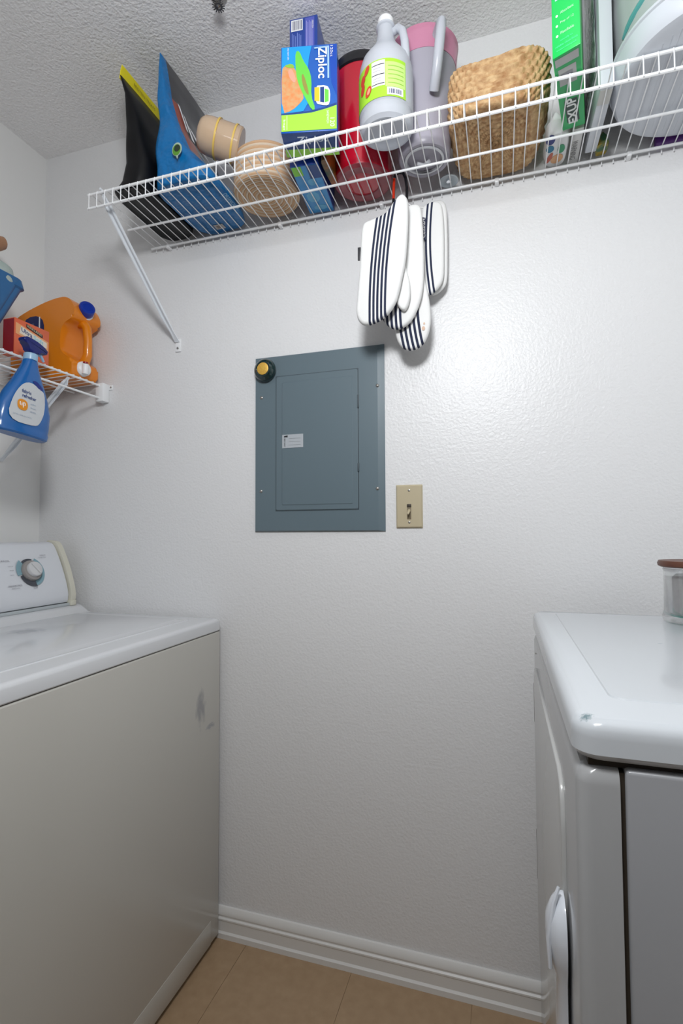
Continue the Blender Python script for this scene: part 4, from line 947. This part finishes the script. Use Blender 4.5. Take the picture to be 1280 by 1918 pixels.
decal('label_stripe', rect(.038, .0425, .012, .094), FD, WHT, dt, off=.0009)
for k in range(4): decal('label_text', rect(-.02+k*.014, -.011+k*.014, .025, .075-.01*(k % 2)), FD, mat('grey_lilac_print', (.16, .15, .22), .5), dt, off=.0009)

# dryer sheet box
ob = thing('dryer_sheet_box', 'orange and cream dryer sheet box beside the detergent jug', 'box', (-1.28, -.275, ZL))
to_obj('carton', B(-1.270, -1.229, -.322, -.213, ZL, ZL+.098, bev=.0012), mat('coral_carton', (.66, .13, .055), .4, coat=.1), ob)
to_obj('side_print', B(-1.268, -1.231, -.3228, -.3216, ZL+.003, ZL+.095), mat('dark_red_carton', (.28, .012, .012), .4), ob, smooth=False)
FO = frame((-1.2290, -.322, ZL), (1, 0, 0))
decal('cream_band', [(.003, .086), (.020, .083), (.106, .066), (.106, .040), (.003, .056)], FO, mat('apricot_print', (.75, .36, .16), .45), ob)
decal('name_panel', [(.018, .080), (.100, .062), (.100, .046), (.014, .060)], FO, mat('cream_print', (.72, .66, .58), .45), ob, off=.0008)
decal('brand_ribbon', [(.034, .0925), (.086, .080), (.086, .071), (.034, .0835)], FO, INK, ob, off=.0012)
sh = lambda cx_, cy_, off: (lambda x, y: FO @ Vector((cx_+x, cy_+y-.22*x, off)))
text('KIRKLAND', sh(.060, .0825, .0018), .046, .0062, mat('ribbon_cream', (.75, .62, .40), .5), ob)
text('Ultra', sh(.036, .0685, .0014), .034, .0115, mat('name_navy', (.03, .06, .20), .5), ob, bold=.02)
text('Soft', sh(.073, .0605, .0014), .032, .0115, mat('name_aqua', (.30, .60, .70), .5), ob, bold=.02)
text('fabric softener sheets', sh(.060, .0435, .0014), .050, .005, mat('cream_print', (.72, .66, .58), .45), ob)
decal('highlight_dot', ell(.024, .046, .004, .004), FO, mat('coral_light', (.85, .30, .22), .5), ob)

# spray bottle hanging on the front rail
sp_ = thing('spray_bottle', 'blue fabric refresher spray bottle hanging on the short shelf front rail', 'spray bottle', (-1.18, -.335, 1.39))
BL = mat('azure_bottle_plastic', (.008, .115, .38), .22, coat=.3)
tilt = math.radians(-5)
MS = Matrix.Translation((-1.168, -.327, 1.587)) @ Matrix.Rotation(tilt, 4, 'X')
def srings(levels, n=2.6, seg=44):
    return [[MS @ p for p in sup(cx_, cy_, hx, hy, z, n, seg)] for z, cx_, cy_, hx, hy in levels]
bm = bmesh.new(); loft(bm, srings([(-.195, 0, -.006, .022, .068), (-.191, 0, -.006, .026, .0735), (-.180, 0, -.006, .027, .0755), (-.174, 0, -.006, .0255, .074), (-.168, 0, -.006, .0265, .0755), (-.125, 0, -.004, .027, .073), (-.09, 0, -.002, .025, .061), (-.06, 0, 0, .022, .046), (-.03, 0, 0, .018, .031), (-.005, 0, 0, .0155, .020), (.008, 0, 0, .0145, .0165), (.011, 0, 0, .0135, .0145)]))
to_obj('bottle_body', bm, BL, sp_)
to_obj('collar', LA([(.0001, .009), (.0165, .009), (.017, .012), (.0165, .026), (.012, .028), (.0001, .028)], (0, 0, 0), seg=28), mat('clear_blue_collar', (.30, .48, .66), .3), sp_)
_c = [o for o in bpy.data.objects if o.parent == sp_ and o.name.startswith('collar')][0]
for v in _c.data.vertices: v.co = MS @ (v.co + ROOTLOC[sp_]) - ROOTLOC[sp_]
hd = [(-.016, .028), (.010, .028), (.014, .036), (.028, .043), (.040, .042), (.043, .048), (.036, .058), (.020, .066), (-.004, .071), (-.026, .072), (-.037, .067), (-.036, .056), (-.024, .050), (-.017, .040)]
hm = MS @ Matrix(((0, 0, 1, -.012), (1, 0, 0, 0), (0, 1, 0, 0), (0, 0, 0, 1)))
head = to_obj('trigger_head', PR(smooth_poly([(x*.94+.002, y*.82+.005) for x, y in hd], 2), .024, hm, bev=.005), mat('navy_trigger_plastic', (.003, .010, .14), .3), sp_, auto=60)
to_obj('trigger', T([MS @ Vector((0, .014, .036)), MS @ Vector((0, .030, .034)), MS @ Vector((0, .040, .022))], [.005, .004, .003], seg=8), mat('clear_blue_collar', (.30, .48, .66), .3), sp_)
# label on the broad side (faces the room)
FS = MS @ Matrix(((0, 0, 1, .0268), (1, 0, 0, 0), (0, 1, 0, 0), (0, 0, 0, 1)))
def fsm(x, y, off): return FS @ Vector((x, y, off + .0006 - .16*max(0, y+.13)*.5 - abs(x+.01)**2*1.2))
def slabel(name, poly, m, off):
    bm = bmesh.new(); p = smooth_poly(poly, 2); c = (sum(a for a, _ in p)/len(p), sum(b for _, b in p)/len(p))
    R0 = []
    for f in (1, .66, .33):
        R0.append([fsm(c[0]+(x-c[0])*f, c[1]+(y-c[1])*f, off) for x, y in p])
    loft(bm, R0, False, True); return to_obj(name, bm, m, sp_)
slabel('label', [(-.070, -.168), (.012, -.168), (.026, -.150), (.036, -.115), (.034, -.075), (.026, -.066), (-.022, -.052), (-.056, -.100)], mat('grey_white_label', (.56, .58, .60), .4), .0012)
slabel('label_flash', [(-.008, -.050), (.006, -.046), (.026, -.058), (.028, -.068), (.010, -.064)], mat('dark_blue_print', (.004, .02, .20), .4), .0012)
txt = lambda cx_, cy_: (lambda x, y: fsm(cx_+x, cy_+y, .0024))
text('fabric', txt(-.022, -.085), .026, .009, mat('name_navy', (.03, .06, .20), .5), sp_, bold=.02)
text('refresher', txt(-.014, -.097), .040, .009, mat('name_navy', (.03, .06, .20), .5), sp_, bold=.02)
slabel('logo_square', rect(-.046, -.018, -.136, -.108), mat('orange_logo', (.72, .26, .01), .4), .0024)
text('up', txt(-.032, -.122), .016, .014, WHT, sp_, bold=.02)
for k in range(3): text(('odor', 'fresh', 'scent')[k], txt(-.002, -.113-.010*k), .016, .004, mat('steel_blue_ink', (.25, .33, .45), .5), sp_)
text('27 FL OZ (1.6 PT)', txt(-.03, -.150), .05, .004, mat('steel_blue_ink', (.25, .33, .45), .5), sp_)

# blue ribbed bin on a grey box, with a clear bag and a wooden handle
gx = thing('storage_box', 'low grey storage box under the blue bin on the short shelf', 'box', (-1.33, -.45, ZL))
to_obj('box_body', B(-1.42, -1.250, -.620, -.350, ZL, ZL+.020, bev=.006, seg=3), mat('grey_teal_plastic', (.20, .25, .25), .5), gx)
to_obj('paper_label', B(-1.251, -1.2490, -.385, -.355, ZL+.003, ZL+.017), mat('grey_paper', (.35, .32, .31), .6), gx)
bb_ = thing('ribbed_bin', 'blue ribbed plastic bin on the short shelf at the left edge', 'bin', (-1.34, -.45, ZL+.0202))
RB = mat('denim_blue_plastic', (.018, .12, .30), .35)
z0 = ZL+.0205
def binring(hx, hy0, z, ins=0, cx_=-1.345): # near +y end slopes
    y_hi = -.345 + (z-z0)*.46; return [cx_-hx+ins, cx_+hx-ins, -.66, y_hi-ins, z]
rings = []
for z, hx in ((z0, .060), (z0+.12, .072), (z0+.178, .078)):
    a_, b__, c_, d__, zz = binring(hx, 0, z); rings.append(rring(a_, b__, c_, d__, zz, .02))
z = z0+.183
rings.append(rring(-1.345-.083, -1.345+.083, -.665, -.345+(z-z0)*.46+.006, z, .024)); rings.append(rring(-1.345-.083, -1.345+.083, -.665, -.345+(z-z0)*.46-.002, z+.020, .024))
z += .020
rings.append(rring(-1.335-.075, -1.335+.075, -.657, -.345+(z-z0)*.46-.020, z, .02)); rings.append(rring(-1.335-.055, -1.335+.055, -.64, -.36, z0+.006, .02))
bm = bmesh.new(); loft(bm, rings); to_obj('bin_body', bm, RB, bb_)
for k in range(11):
    yy = -.362-.012*k
    to_obj('rib', T([(-1.345+.0625, yy, z0+.008), (-1.345+.0775, yy+.036, z0+.174)], .0028, seg=6), RB, bb_)
pb = thing('clear_bag', 'clear plastic bag stuffed in the blue ribbed bin', 'bag', (-1.34, -.42, z0+.1))
bm, _ = pouch([(z0+.008, -1.335, -.42, .030, .03), (z0+.09, -1.335, -.38, .045, .05), (z0+.19, -1.310, -.355, .045, .065), (z0+.225, -1.308, -.352, .042, .060), (z0+.255, -1.312, -.37, .015, .02)], amp=.012, seed=21)
to_obj('bag_body', bm, mat('pale_green_film', (.42, .48, .45), .2, bump=[(30, .6, .01, 'n')], mix=(20, (.30, .38, .36), .4)), pb)
wh = thing('wooden_brush', 'round-ended wooden brush handle sticking out of the blue bin', 'brush', (-1.34, -.5, z0+.05))
to_obj('handle', T([(-1.388, -.56, z0+.014), (-1.384, -.48, z0+.12), (-1.375, -.32, z0+.29), (-1.372, -.265, z0+.335), (-1.370, -.248, z0+.343), (-1.370, -.238, z0+.345)], [.010, .011, .018, .022, .018, .006], seg=18), mat('light_wood', (.34, .17, .09), .5, mix=(25, (.42, .24, .14), .4)), wh)
